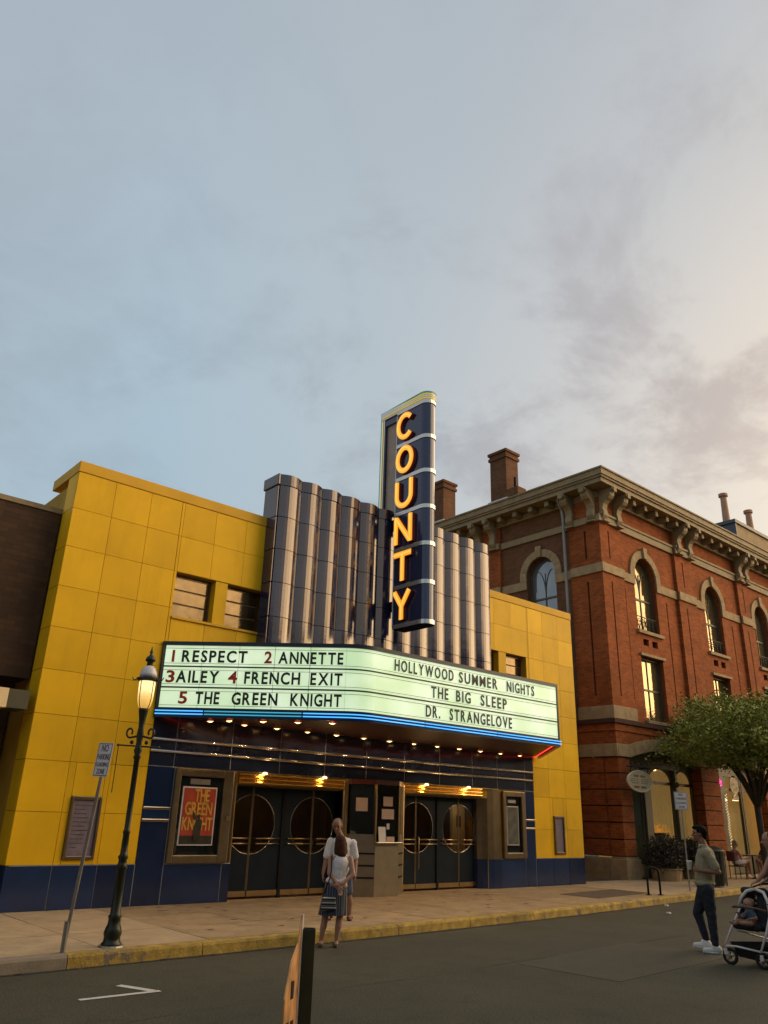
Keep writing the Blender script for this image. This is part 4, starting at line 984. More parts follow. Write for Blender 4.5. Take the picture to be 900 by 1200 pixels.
# brackets
bp_ = [(0, 0), (.62, 0), (.62, -.12), (.52, -.16), (.50, -.30), (.42, -.40), (.30, -.46), (.20, -.56), (.15, -.72), (.19, -.86), (.20, -1.0), (.12, -1.12), (.0, -1.20)]
def bracket(mp, u):
    m = MB(); 
    vs = []
    for uu in (u - .15, u + .15):
        for d, z in bp_: vs.append((uu, -d, 13.378 + z))
    n = len(bp_); m2 = MB(mp); m2.add(vs, [tuple(range(n)), tuple(range(n, 2 * n))[::-1]] + [(i, (i + 1) % n, n + (i + 1) % n, n + i) for i in range(n)])
    m2.box(u - .19, u + .19, -.23, -.001, 12.12, 12.19); m2.box(u - .10, u + .10, -.66, -.621, 13.18, 13.37)
    return m2.build('cornice_bracket', M['cornice'], K, bevel=.015)
for u in (23.62, 24.55, 28.95, 29.85, 34.3, 34.95, 38.8, 39.5): bracket(fmap, u)
for u in (15.25, 16.2, 20.05, 20.85): bracket(smap, u)
def dent(mp, us):
    for u in us: MB(mp).box(u - .10, u + .10, -.45, -.025, 13.16, 13.377).build('modillion', M['cornice'], K, bevel=.02)
dent(fmap, [25.25, 26.05, 26.85, 27.65, 28.4, 30.5, 31.3, 32.1, 32.9, 33.7, 35.6, 36.4, 37.2, 38.0])
dent(smap, [17.0, 17.8, 18.6, 19.4, 21.7, 22.5])
# ground floor: plinth, rusticated piers, arches
def rust(mp, a, b, d0, d1, z0=.80, z1=3.83, skip0=False):
    n = 6; h = (z1 - z0) / n
    for i in range(n): MB(mp).box(a, b, d0, d1, z0 + h * i + .018, z0 + h * (i + 1) - .018).build('rusticated_course', M['brick'], K, bevel=.012)
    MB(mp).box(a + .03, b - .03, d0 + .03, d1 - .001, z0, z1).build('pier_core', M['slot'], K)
bays = [(24.10, 28.85), (30.20, 34.0), (35.2, 38.5), (39.8, 44)]
pr0 = 23.4
edges = [23.42] + [v for b in bays for v in b] + [XM]
for i in range(0, len(edges), 2):
    a, b = edges[i], edges[i + 1]
    rust(fmap, a, b, -.02, .5)
rust(smap, 15.55, 34, -.02, .4)
MB(fmap).box(23.28, 24.12, -.14, .5, .1, .74).build('plinth', M['stone'], K, bevel=.02)
for (a, b) in ((28.82, 30.22), (33.98, 35.22), (38.48, 39.82)): MB(fmap).box(a, b, -.14, .5, .1, .74).build('plinth', M['stone'], K, bevel=.02)
MB(smap).box(15.51, 34, -.12, .4, .1, .74).build('plinth', M['stone'], K, bevel=.02)
MB(fmap).box(23.35, 24.1, -.07, .45, .741, .797).build('plinth', M['stone'], K)
# stone arch band
def segband(a, b, k=9):
    c = (a + b) / 2; hw = (b - a) / 2; rise = .34
    def z(u): return 3.85 + rise * (1 - ((u - c) / hw) ** 2)
    for i in range(k):
        u0 = a + (b - a) * i / k + .005; u1 = a + (b - a) * (i + 1) / k - .005; um = (u0 + u1) / 2
        poly = [(u0, z(u0)), (um, z(um)), (u1, z(u1)), (u1, z(u1) + .40), (um, z(um) + .40), (u0, z(u0) + .40)]
        MB(fmap).slab(poly, -.07, .20).build('arch_stone', M['stone'], K)
    MB(fmap).slab([(c - .12, z(c) - .03), (c + .12, z(c) - .03), (c + .17, z(c) + .50), (c - .17, z(c) + .50)], -.12, -.071).build('keystone', M['stone'], K)
    m = MB(fmap)
    for i in range(16):
        u0 = a + (b - a) * i / 16; u1 = a + (b - a) * (i + 1) / 16
        m.slab([(u0, z(u0) + .401), (u1, z(u1) + .401), (u1, 4.92), (u0, 4.92)], .0, .25)
    m.build('wall', M['brick'], K)
    m = MB(fmap)
    for i in range(16):
        u0 = a + (b - a) * i / 16; u1 = a + (b - a) * (i + 1) / 16
        m.slab([(u0, 3.62), (u1, 3.62), (u1, z(u1) + .02), (u0, z(u0) + .02)], .30, .36)
    m.build('shopfront_head', M['olive'], K)
for a, b in bays: segband(a, b)
for i in range(0, len(edges), 2):
    a, b = edges[i], edges[i + 1]
    MB(fmap).box(max(a, 23.40), b, -.07, .12, 3.85, 4.25).build('stone_band', M['stone'], K, bevel=.01)
    MB(fmap).box(max(a, 23.40), b, .0, .12, 4.251, 4.925).build('wall', M['brick'], K)
MB(smap).box(15.121, 34, -.07, .12, 3.85, 4.25).build('stone_band', M['stone'], K, bevel=.01)
MB(smap).box(15.121, 34, -.0, .12, 4.251, 4.925).build('wall', M['brick'], K)
MB().box(23.33, 23.399, 14.93, 15.12, 3.85, 4.25).build('stone_band', M['stone'], K)
MB().box(23.45, 23.9, 15.03, 15.549, .80, 3.83).build('pier_core', M['brick'], K)
# shopfronts
def curtain(x0, x1, z0, z1, y, par, k=26):
    vs = []
    for i in range(k + 1):
        x = x0 + (x1 - x0) * i / k; d = .035 * math.sin(i * 1.9) + .02 * math.sin(i * .8)
        vs += [(x, y + d, z0), (x, y + d, z1)]
    return MB().add(vs, [(2 * i, 2 * i + 2, 2 * i + 3, 2 * i + 1) for i in range(k)]).build('curtain', M['curtain2'], par, smooth=True)
glassc = bpy.data.materials.new('clear_shop_glass'); glassc.use_nodes = True
_b = glassc.node_tree.nodes['Principled BSDF']; _b.inputs['Roughness'].default_value = .03; _b.inputs['Transmission Weight'].default_value = 1.0; _b.inputs['IOR'].default_value = 1.2; _b.inputs['Base Color'].default_value = (.95, .93, .85, 1)
def light_win(x0, x1, z0, z1, cur=True):
    w = MB().box(x0, x1, 15.40, 15.405, z0, z1).build('shop_window', glassc, K)
    MB().box(x0 - .07, x0, 15.33, 15.44, z0 - .07, z1).box(x1, x1 + .07, 15.33, 15.44, z0 - .07, z1).box(x0 + .001, x1 - .001, 15.33, 15.44, z0 - .07, z0 - .001).build('window_frame', M['olive'], w)
    c = (x0 + x1) / 2; r = (x1 - x0) / 2 - .02; m = MB()
    for i in range(12):
        a0, a1 = math.pi * i / 12, math.pi * (i + 1) / 12; h = min(r, .42)
        m.slab([(c + r * math.cos(a0), z1 - h + h * math.sin(a0)), (c + r * math.cos(a1), z1 - h + h * math.sin(a1)), (c + (r + .02) * math.cos(a1), z1 + .002), (c + (r + .02) * math.cos(a0), z1 + .002)], 15.34, 15.43)
    m.build('arched_head', M['olive'], w)
    MB().box(x0, x1, 15.34, 15.42, 3.10, 3.20).build('transom', M['maroon'], w)
    if cur: curtain(x0 - .1, x1 + .1, z0, z1 - .02, 15.75, w)
    return w
MB().box(24.1, 48, 16.4, 16.45, .15, 3.9).build('interior_back', M['curtain2'], K)
MB().box(24.1, 48, 15.5, 16.4, .14, .2).build('interior_floor', M['maroon'], K)
w1 = light_win(25.78, 27.32, 1.33, 3.62); light_win(27.52, 28.70, 1.33, 3.62)
MB().box(25.62, 28.85, 15.30, 15.48, .15, 1.25).build('stall_riser', M['olive'], K)
MB().box(24.1, 24.3, 15.25, 15.5, .15, 3.62).box(25.3, 25.70, 15.25, 15.5, .151, 3.62).box(24.301, 25.299, 15.27, 15.5, 3.1, 3.62).build('door_case', M['olive'], K)
dd_ = MB().box(24.32, 25.28, 15.36, 15.42, .16, 3.08).build('shop_door', mat('greenish_glass', (.05, .06, .035), .08, .1, .3, 2), K)
MB().box(24.32, 24.42, 15.33, 15.36, .16, 3.08).box(25.18, 25.28, 15.33, 15.36, .16, 3.08).box(24.42, 25.18, 15.33, 15.359, .16, .55).build('door_frame', M['olive'], dd_)
MB().box(27.36, 27.48, 15.22, 15.46, 1.25, 3.62).lathe([(.09, 0), (.14, .1), (.10, .18)], (27.42, 15.26, 3.05), 8).build('colonette', M['olive'], K)
# bay 2, the restaurant front
MB().box(30.2, 31.0, 15.25, 15.5, .15, 3.62).build('door_case', M['olive'], K)
w3 = light_win(31.1, 32.5, .75, 3.62, False); w4 = light_win(32.7, 33.95, .75, 3.62, False)
MB().box(31.0, 34.0, 15.30, 15.48, .15, .68).build('stall_riser', M['olive'], K)
for x0, x1 in ((35.3, 36.7), (36.9, 38.4)): light_win(x0, x1, .75, 3.62, True)
curtain(31.1, 33.9, .7, 2.3, 16.1, w3, 50)
lamp('interior_light', (27.2, 16.05, 3.75), 10, (1, .62, .24), .2, K); lamp('interior_light', (32.4, 16.05, 3.75), 9, (1, .62, .24), .2, K); lamp('interior_light', (36.6, 16.05, 3.75), 10, (1, .62, .24), .2, K)
for x0, z in ((31.9, 2.75), (32.9, 2.78)):
    MB().lathe([(.12, 0), (.10, .06), (.02, .1)], (x0, 15.75, z), 12).tube([(x0, 15.75, z + .1), (x0, 15.75, 3.9)], .01, 4).build('pendant_lamp', M['bulb'], label='glowing pendant lamp in the restaurant window, %s' % ('left of the pair' if x0 < 32 else 'right of the pair'), cat='pendant lamp')
# round window sign: mottled disc and little plate under it
dsc = thing('round_window_sign', 'mottled white round sign hanging in the restaurant window', 'sign', (32.0, 15.30, 3.2))
MB().slab([(32.0 + .36 * math.cos(2 * math.pi * i / 20), 3.33 + .36 * math.sin(2 * math.pi * i / 20)) for i in range(20)], 15.30, 15.32).build('disc', mat('mottled_sign', (.42, .33, .2), .6, 0, .75, 7), dsc)
MB().slab([(31.75, 2.86), (31.8, 2.77), (32.2, 2.77), (32.28, 2.86), (32.2, 2.95), (31.8, 2.95)], 15.30, 15.32).build('plate', mat('mottled_sign2', (.40, .34, .2), .6, 0, .7, 9), dsc)
pk = MB(); 
for i in range(5):
    a = 2 * math.pi * i / 5; pk.tube([(30.62 + .10 * math.cos(a + t_ * .6) * (1 if t_ != 1 else 1.5), 15.20, 3.36 + .10 * math.sin(a + t_ * .6) * (1 if t_ != 1 else 1.5)) for t_ in (0, 1, 2)], .028, 5)
pk.ell((30.62, 15.20, 3.36), (.07, .03, .07)).build('pink_neon_sign', M['neonpink'], label='small glowing pink neon sign on the restaurant pier', cat='neon sign')
sl_ = thing('string_lights', 'string of small white bulbs running down the restaurant window post', 'string lights', (30.95, 15.2, .8))
MB().tube([(30.95 + .03 * math.sin(i * .8), 15.22, 1.1 + i * .1) for i in range(20)], .008, 4).build('cable', M['black'], sl_)
lb_ = MB().ell((0, 0, 0), .014, 6, 4).build('small_bulb', M['bulb2'], sl_, local=True)
for i in range(38):
    p = (.03 * math.sin(i * .4) + (.05 if i % 2 else -.05), -.01, .3 + i * .05)
    if i == 0: lb_.location = p
    else: inst(lb_, 'small_bulb', p, sl_)
# flowers in window
fo = thing('flower_display', 'glowing orange flower arrangement behind the curtained shop window', 'flowers', (26.6, 15.55, 1.3))
m = MB()
for i in range(90):
    a = random.uniform(0, math.pi); r = random.uniform(.1, .55); p = Vector((26.6 + r * 1.15 * math.cos(a), 15.58 + random.uniform(-.08, .08), 1.52 + r * .55 * math.sin(a)))
    q = [Vector([random.uniform(-.05, .05) for _ in range(3)]) for _ in range(3)]; m.add([p + q[0], p + q[1], p + q[2]], [(0, 1, 2)])
m.build('blossoms', M['flower'], fo)
MB().lathe([(.12, -.1), (.2, 0), (.24, .1)], (26.6, 15.6, 1.42), 12).build('bowl', M['maroon'], fo)
# downspout
dp = MB().tube([(23.25, 16.47, .75), (23.25, 16.47, 12.6), (23.2, 16.47, 12.9), (22.95, 16.47, 13.3)], .055, 8)
for z in (2.5, 5.2, 8, 10.7): dp.lathe([(.07, 0), (.07, .06)], (23.25, 16.47, z), 8)
dp.build('downspout', M['pipe'], K, smooth=False)
dk = MB().tube([(20.55, 14.6, .15), (20.55, 14.6, 6.5)], .045, 8).build('drain_pipe', M['pipe'], T)
# chimneys
def chimney(x0, x1, y0, y1, z1, label):
    t = thing('chimney', None, None, (x0, y0, 13.9), parent=None)
    bpy.data.objects.remove(t)
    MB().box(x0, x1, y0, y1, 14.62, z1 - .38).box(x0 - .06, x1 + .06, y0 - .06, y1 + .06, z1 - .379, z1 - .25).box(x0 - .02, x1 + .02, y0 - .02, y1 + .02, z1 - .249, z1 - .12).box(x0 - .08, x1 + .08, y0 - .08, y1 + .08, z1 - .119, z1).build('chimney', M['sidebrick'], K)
    MB().box(x0 - .10, x1 + .10, y0 - .10, y1 + .10, 13.9, 14.619).build('chimney_flashing', M['white'], K)
chimney(23.95, 24.75, 19.75, 20.65, 16.95, '')
chimney(23.95, 24.75, 23.55, 24.35, 16.65, '')
MB().box(23.95, 24.5, 19.15, 19.749, 13.9, 15.0).build('chimney_shoulder', M['sidebrick'], K); MB().tube([(24.1, 19.4, 15), (24.1, 19.4, 15.5)], .06, 8).build('flue', M['black'], K)
# roof dormer block with two pots
RB = thing('roof_chimney_block', 'pale rendered chimney block with two clay pots on the brick building roof', 'chimney', (40, 16.8, 14))
MB().add([(38.6, 16.6, 13.95), (46, 16.6, 13.95), (46, 17.8, 13.95), (38.6, 17.8, 13.95), (38.6, 16.6, 16.6), (46, 16.6, 16.6), (46, 17.8, 16.6), (38.6, 17.8, 16.6)], [(0, 1, 5, 4), (1, 2, 6, 5), (2, 3, 7, 6), (3, 0, 4, 7), (4, 5, 6, 7)]).build('block', M['stone'], RB)
MB().box(38.5, 38.599, 16.55, 17.85, 13.95, 16.6).build('slate_side', M['dome'], RB); MB().box(38.4, 46, 16.5, 17.9, 16.601, 16.78).build('block_cap', M['dome'], RB)
for px, r0, h in ((38.75, .19, 1.65), (41.6, .19, 1.5)):
    MB().lathe([(r0 + .03, 0), (r0, .1), (r0 - .03, h - .2), (r0 + .05, h - .15), (r0 + .05, h), (r0 - .08, h)], (px, 17.1, 16.78), 14).build('chimney_pot', M['pot'], RB, smooth=False)
# pediment at the far right
MB().slab([(39.4, 14.05), (46, 14.05), (46, 15.9), (44.5, 15.9)], 14.4, 15.2).build('pediment', M['cornice'], K)

# ================================================================== STREET FURNITURE
Lm = thing('street_lamp', 'ornate dark green cast iron street lamp with lit yellow glass lantern', 'street lamp', (4.74, 10.45, .15))
Lm_c = (4.74, 10.45, 0)
LK = .74
prof = [(.17, .15), (.17, .19), (.14, .21), (.135, .26), (.15, .30), (.13, .36), (.105, .40), (.10, .46), (.115, .49), (.085, .52), (.078, 1.02), (.10, 1.05), (.075, 1.09), (.068, 1.14), (.09, 1.17), (.06, 1.21), (.055, 1.45), (.07, 1.47), (.05, 1.50), (.048, 2.38), (.07, 2.40), (.05, 2.44), (.075, 2.49), (.055, 2.54), (.05, 2.60), (.065, 2.70), (.05, 2.80), (.06, 2.90), (.085, 3.02), (.095, 3.05)]
prof = [(r * LK, z) for r, z in prof]
pf = MB(); n0 = 16
pf.lathe(prof, Lm_c, 16); pf.build('lamp_post', M['iron'], Lm, smooth=True)
MB().lathe([(.16, .15), (.15, .17)], Lm_c, 16).build('foot_plate', M['galv'], Lm)
MB().lathe([(.056, 3.04), (.09, 3.10), (.105, 3.18), (.112, 3.40), (.105, 3.43)], Lm_c, 20).build('lantern_glass', M['lampglass'], Lm, smooth=True)
ribs = MB()
for i in range(4):
    a = R_(20 + 90 * i); ribs.tube([(4.74 + r * math.cos(a), 10.45 + r * math.sin(a), z) for r, z in ((.06, 3.03), (.095, 3.10), (.111, 3.18), (.118, 3.43))], .006, 5)
ribs.build('lantern_rib', M['iron'], Lm)
rim = MB().lathe([(.12, 3.42), (.145, 3.44), (.145, 3.46), (.12, 3.48)], Lm_c, 20)
for i in range(12): a = R_(30 * i); rim.ell((4.74 + .145 * math.cos(a), 10.45 + .145 * math.sin(a), 3.455), .014, 6, 4)
for a in (R_(-41), R_(139)): rim.tube([(4.74 + r * math.cos(a), 10.45 + r * math.sin(a), z) for r, z in ((.13, 3.45), (.20, 3.44), (.22, 3.48))], .008, 5)
rim.build('lantern_rim', M['iron'], Lm)
MB().lathe([(.12, 3.475), (.115, 3.53), (.095, 3.59), (.065, 3.625), (.04, 3.64)], Lm_c, 20).build('dome', M['lampdome'], Lm, smooth=True)
MB().lathe([(.04, 3.62), (.045, 3.66), (.04, 3.69), (.072, 3.71), (.062, 3.75), (.035, 3.78), (.016, 3.80), (.026, 3.83), (.014, 3.86), (.004, 3.91)], Lm_c, 12).build('finial', M['iron'], Lm, smooth=True)
sc = MB(); du = Vector((.75, -.66, 0)).normalized()
for s in (-1, 1):
    pts = [Vector((4.74, 10.45, 2.68)) + du * s * .04]
    for k in range(14):
        a = math.pi * (-.5 + k / 13 * 1.75); rr = .055 - .0022 * k
        pts.append(Vector((4.74, 10.45, 2.70)) + du * s * (.14 + rr * math.cos(a)) + Vector((0, 0, .03 + rr * math.sin(a) * 1.3)))
    sc.tube(pts, .014, 6); sc.ell(Vector((4.74, 10.45, 2.60)) + du * s * .10, .028, 8, 6)
sc.build('scroll_bracket', M['iron'], Lm, smooth=True)
MB().tube([Vector((4.74, 10.45, 2.56)) - du * .28, Vector((4.74, 10.45, 2.54)) + du * .28], .011, 6).ell(Vector((4.74, 10.45, 2.56)) - du * .28, .02, 6, 4).ell(Vector((4.74, 10.45, 2.54)) + du * .28, .02, 6, 4).tube([Vector((4.74, 10.45, 2.56)) - du * .275, Vector((4.74, 10.45, 1.95)) - du * .275], .006, 4).build('banner_arm', M['iron'], Lm)
lamp('lantern_light', (4.74, 10.45, 3.25), 0.01, (1, .75, .4), .1, Lm)
# leaning no parking sign
def parksign(name, base, top, z1, sw_, sh, nrm, texts, label, group='no parking signs on posts'):
    t = thing('parking_sign', label, 'parking sign', base, group=group)
    b = Vector(base); tp = Vector(top)
    m = MB().tube([b, tp], .022, 6); m.build('post', M['galv'], t)
    if name == 'l': MB().lathe([(.032, -.02), (.032, .35)], base, 8).build('post_sleeve', M['galv'], t)
    ax = (tp - b).normalized(); c = b + ax * z1; nrm = Vector(nrm).normalized(); u = ax.cross(nrm).normalized(); nrm = u.cross(ax).normalized()
    off = nrm * .028
    vs = []
    for d in (0, .004):
        for (p, q) in ((-1, 0), (1, 0), (1, 1), (-1, 1)): vs.append(c + off + nrm * d + u * p * sw_ / 2 + ax * q * sh)
    MB().add(vs, [(0, 3, 2, 1), (4, 5, 6, 7), (0, 1, 5, 4), (1, 2, 6, 5), (2, 3, 7, 6), (3, 0, 4, 7)]).build('sign_plate', M['white'], t)
    m = MB(); k = sw_ / 2 - .012; h = .008
    for (a0, a1, e0, e1) in ((-k, k, .01, .01 + h), (-k, k, sh - .018, sh - .01), (-k, -k + h, .018, sh - .018), (k - h, k, .018, sh - .018)):
        q = [c + off + nrm * .0055 + u * a_ + ax * e_ for a_, e_ in ((a0, e0), (a1, e0), (a1, e1), (a0, e1))]; m.add(q, [(0, 1, 2, 3)])
    m.build('sign_border', M['signtext'], t)
    for txt, zz, hh, ww in texts:
        write(txt, c + off + nrm * .006 - u * ww / 2 + ax * zz, u, ww, hh, M['signtext'], t, .01, .002, up=ax, name='sign_letter', gap=.1)
    return t
parksign('l', (4.09, 10.32, .13), (4.24, 10.27, 2.50), 2.0, .28, .42, (-1, -.30, 0), [('NO', .31, .085, .13), ('PARKING', .21, .07, .25), ('LOADING', .125, .05, .22), ('ZONE', .035, .06, .15)], 'leaning white parking sign on a steel post beside the street lamp')
parksign('r', (21.3, 11.75, .13), (21.3, 11.75, 2.65), 2.05, .34, .46, (-.9, -.75, 0), [('NO', .36, .06, .11), ('PARKING', .26, .055, .25), ('LOADING', .15, .045, .25), ('ZONE', .05, .045, .16)], 'upright white parking sign on a post behind the walking man')
# bicycle rack
bq = thing('bike_rack', 'black inverted U shaped bike rack on the sidewalk near the brick building', 'bike rack', (19.1, 11.5, .15))
MB().tube([(18.98, 11.58, .14), (18.98, 11.58, .68), (19.02, 11.56, .76), (19.16, 11.50, .78), (19.27, 11.46, .74), (19.30, 11.44, .66), (19.30, 11.44, .14)], .026, 8).build('hoop', M['black'], bq, smooth=True)
MB().lathe([(.07, 0), (.07, .015)], (18.98, 11.58, .15), 10).lathe([(.07, 0), (.07, .015)], (19.30, 11.44, .15), 10).build('foot_plate', M['black'], bq)
# bin
bn = thing('litter_bin', 'tall dark green round litter bin on the kerb behind the walking man', 'litter bin', (23.7, 12.3, .15))
m = MB(); m.lathe([(.28, .03), (.33, .2), (.35, .9), (.35, .95)], (23.7, 12.3, .15), 20)
m.build('drum', M['bingreen'], bn)
for i in range(20):
    a = 2 * math.pi * i / 20; MB().tube([(23.7 + .36 * math.cos(a), 12.3 + .36 * math.sin(a), .2), (23.7 + .37 * math.cos(a), 12.3 + .37 * math.sin(a), 1.08)], .014, 4).build('slat', M['bingreen'], bn)
MB().lathe([(.37, .94), (.39, .96), (.36, 1.0), (.20, 1.08), (.19, 1.02)], (23.7, 12.3, .15), 20).build('lid', M['bingreen'], bn)
# near post and board
np_ = thing('green_post', 'dark green square metal post with open top in the near foreground', 'post', (2.55, 3.42, 0))
a_, b_ = .040, .034
cx_, cy_ = 2.56, 3.43
def sq(h_): 
    r = R_(-38); return [(cx_ + x * math.cos(r) - y * math.sin(r), cy_ + x * math.sin(r) + y * math.cos(r)) for x, y in ((-h_, -h_), (h_, -h_), (h_, h_), (-h_, h_))]
mm = MB(); o_, i_ = sq(.031), sq(.026)
for k in range(4):
    j = (k + 1) % 4; q = [o_[k], o_[j], i_[j], i_[k]]; mm.prism(q, .13, 1.235)
mm.build('post_tube', mat('green_post_paint', (.035, .05, .034), .5, .1, .25, 8), np_)
MB().prism(sq(.0255), .13, 1.17).build('post_core', M['black'], np_)
brd = thing('printed_board', 'edge-on board with tan print and white rim beside the green post', 'board', (2.4, 3.3, .5))
P0, P1 = Vector((2.525, 3.44)), Vector((2.25, 3.155)); dn = (P1 - P0).normalized(); nb = Vector((-dn.y, dn.x))
def bpoly(pts, o0, o1, nm, mt):
    vs = [(*(P0 + dn * s + nb * o0), z) for s, z in pts] + [(*(P0 + dn * s + nb * o1), z) for s, z in pts]; n = len(pts)
    MB().add(vs, [tuple(range(n)), tuple(range(n, 2 * n))[::-1]] + [(i, (i + 1) % n, n + (i + 1) % n, n + i) for i in range(n)]).build(nm, mt, brd)
bpoly([(0, .14), (.44, .14), (.44, 1.02), (.30, 1.14), (.12, 1.19), (.05, 1.30), (0, 1.30)], -.003, .003, 'board_panel', M['boardtan'])
bpoly([(.0, .15), (.06, .15), (.06, 1.16), (.04, 1.30), (.0, 1.30)], -.006, -.0035, 'white_rim', M['white'])
bpoly([(.0, .15), (.06, .15), (.06, 1.16), (.04, 1.30), (.0, 1.30)], .0035, .006, 'white_rim', M['white'])
for o0, o1 in ((-.006, -.004), (.004, .006)):
    for (s0, z0, s1, z1) in ((.16, .82, .24, .90), (.20, .70, .30, .78), (.16, .58, .26, .66), (.30, .84, .38, .92), (.2, .98, .28, 1.06)): bpoly([(s0, z0), (s1, z0 + .01), (s1, z1), (s0, z1 - .01)], o0, o1, 'dark_print', M['black'])

# oval hanging sign
ov = thing('oval_hanging_sign', 'cream oval shop sign hanging from an iron scroll bracket on the brick corner', 'sign', (24.0, 14.6, 2.7))
oc = Vector((23.97, 14.6, 3.08)); oe = [(.74 * math.cos(2 * math.pi * i / 28), .33 * math.sin(2 * math.pi * i / 28)) for i in range(28)]
MB().slab([(oc.x + a, oc.z + b) for a, b in oe], 14.58, 14.62).build('oval_plate', mat('cream_sign', (.50, .43, .28), .6, 0, .1, 5), ov)
MB().tube([(oc.x + a * .98, 14.575, oc.z + b * .98) for a, b in oe], .018, 5, closed=True).build('oval_rim', mat('pale_rim', (.62, .57, .42), .6), ov)
m = MB()
for z, w_, h in ((3.24, .34, .06), (3.14, .52, .02), (3.08, .56, .02), (3.02, .5, .02), (2.90, .36, .07)):
    nn_ = 7
    for i in range(nn_):
        if i == 3: continue
        x0 = oc.x - w_ + 2 * w_ * i / nn_; m.box(x0, x0 + 2 * w_ / nn_ * .7, 14.572, 14.579, z - h / 2, z + h / 2)
m.build('faded_print', mat('faded_ink', (.13, .10, .05), .7), ov)
m = MB(); m.tube([(23.3, 14.6, 3.52), (24.7, 14.6, 3.52)], .02, 6); m.tube([(24.5, 14.6, 3.5), (24.5, 14.6, 3.36)], .012, 5); m.tube([(23.5, 14.6, 3.5), (23.5, 14.6, 3.32)], .012, 5); m.tube([(24.7, 14.6, 3.52), (24.7, 15.02, 3.52)], .02, 6)
for c0 in (23.6, 24.0, 24.4): m.tube([(c0 + .14 * math.cos(k * math.pi / 6), 14.6, 3.63 + .08 * math.sin(k * math.pi / 6)) for k in range(12)], .010, 4, closed=True)
m.build('iron_bracket', M['black'], ov)

# ---- vegetation
def leafcloud(name, mt, parent, pts, size, seed=1):
    rnd = random.Random(seed); m = MB()
    for p in pts:
        p = Vector(p); d = Vector([rnd.uniform(-1, 1), rnd.uniform(-1, 1), rnd.uniform(-.6, .8)]).normalized(); u = d.orthogonal().normalized(); u = (Matrix.Rotation(rnd.uniform(0, 6.28), 3, d) @ u); s = size * rnd.uniform(.6, 1.3)
        m.add([p, p + d * s * .5 + u * s * .22, p + d * s, p + d * s * .5 - u * s * .22], [(0, 1, 2, 3)])
    me = bpy.data.meshes.new(name); o0 = origin(parent); me.from_pydata([tuple(Vector(v) - o0) for v in m.v], [], m.f); me.materials.append(mt)
    o = bpy.data.objects.new(name, me); C.objects.link(o); o.parent = parent; return o
tr = thing('street_tree', 'low spreading green street tree in front of the red brick building', 'tree', (28.1, 12.7, .15))
base = Vector((28.1, 12.7, .1)); fork = Vector((28.05, 12.7, 2.55))
tm = MB(); tm.tube([base, base + Vector((.03, 0, .3)), base + Vector((0, .02, 1.3)), fork], [.17, .12, .10, .11], 10)
rt_ = random.Random(11); tips = []
for i in range(13):
    a = 2 * math.pi * i / 13 + rt_.uniform(-.2, .2); r = rt_.uniform(1.6, 3.1); z = rt_.uniform(4.3, 5.5)
    mid = fork + Vector((math.cos(a) * r * .38, math.sin(a) * r * .38, (z - 2.55) * .55)); tip = Vector((28.1 + math.cos(a) * r, 12.7 + math.sin(a) * r * .95, z))
    tm.tube([fork - Vector((0, 0, .15)), (fork + mid) / 2 + Vector((0, 0, .05)), mid, (mid + tip) / 2 + Vector((rt_.uniform(-.15, .15), rt_.uniform(-.15, .15), .08)), tip], [.075, .06, .045, .028, .010], 6)
    tips += [tip, (mid + tip) / 2]
    for k in range(4):
        t_ = rt_.uniform(.3, .95); s_ = mid.lerp(tip, t_); e_ = s_ + Vector((rt_.uniform(-.8, .8), rt_.uniform(-.8, .8), rt_.uniform(-.1, .7))); tm.tube([s_, (s_ + e_) / 2 + Vector((0, 0, .06)), e_], [.02, .014, .006], 5); tips.append(e_)
tm.build('trunk', M['trunk'], tr, smooth=True)
cl = []
for i in range(250):
    while True:
        p = Vector((rt_.uniform(-1, 1), rt_.uniform(-1, 1), rt_.uniform(-1, 1)))
        if p.length < 1: break
    q = Vector((28.1 + p.x * 3.7, 12.7 + p.y * 3.4, 4.75 + p.z * (1.25 if p.z > 0 else 1.0) - .35 * (p.x ** 2 + p.y ** 2)))
    q *= 1.0; q.z += .22 * math.sin(q.x * 2.3) * math.cos(q.y * 2.1)
    cl.append((q, rt_.uniform(.16, .62)))
for t_ in tips: cl.append((t_, .45))
pts = []
for q, r in cl:
    nleaf = int(150 * r / .45)
    for k in range(nleaf):
        v = Vector((rt_.gauss(0, 1), rt_.gauss(0, 1), rt_.gauss(0, .6))) * r * .55; pts.append(q + v)
def leafmat(name, c):
    m = bpy.data.materials.new(name); m.use_nodes = True; N = m.node_tree.nodes; L = m.node_tree.links; b = N['Principled BSDF']
    g = N.new('ShaderNodeNewGeometry'); rp = N.new('ShaderNodeValToRGB'); L.new(g.outputs['Random Per Island'], rp.inputs[0]); e = rp.color_ramp.elements
    e[0].color = (c[0] * .55, c[1] * .6, c[2] * .5, 1); e[1].color = (c[0] * 1.5, c[1] * 1.35, c[2] * 1.2, 1); L.new(rp.outputs[0], b.inputs['Base Color']); b.inputs['Roughness'].default_value = .6
    b.inputs['Transmission Weight'].default_value = 0; return m
leafcloud('crown', leafmat('locust_leaf', (.20, .24, .038)), tr, pts, .13, 5)
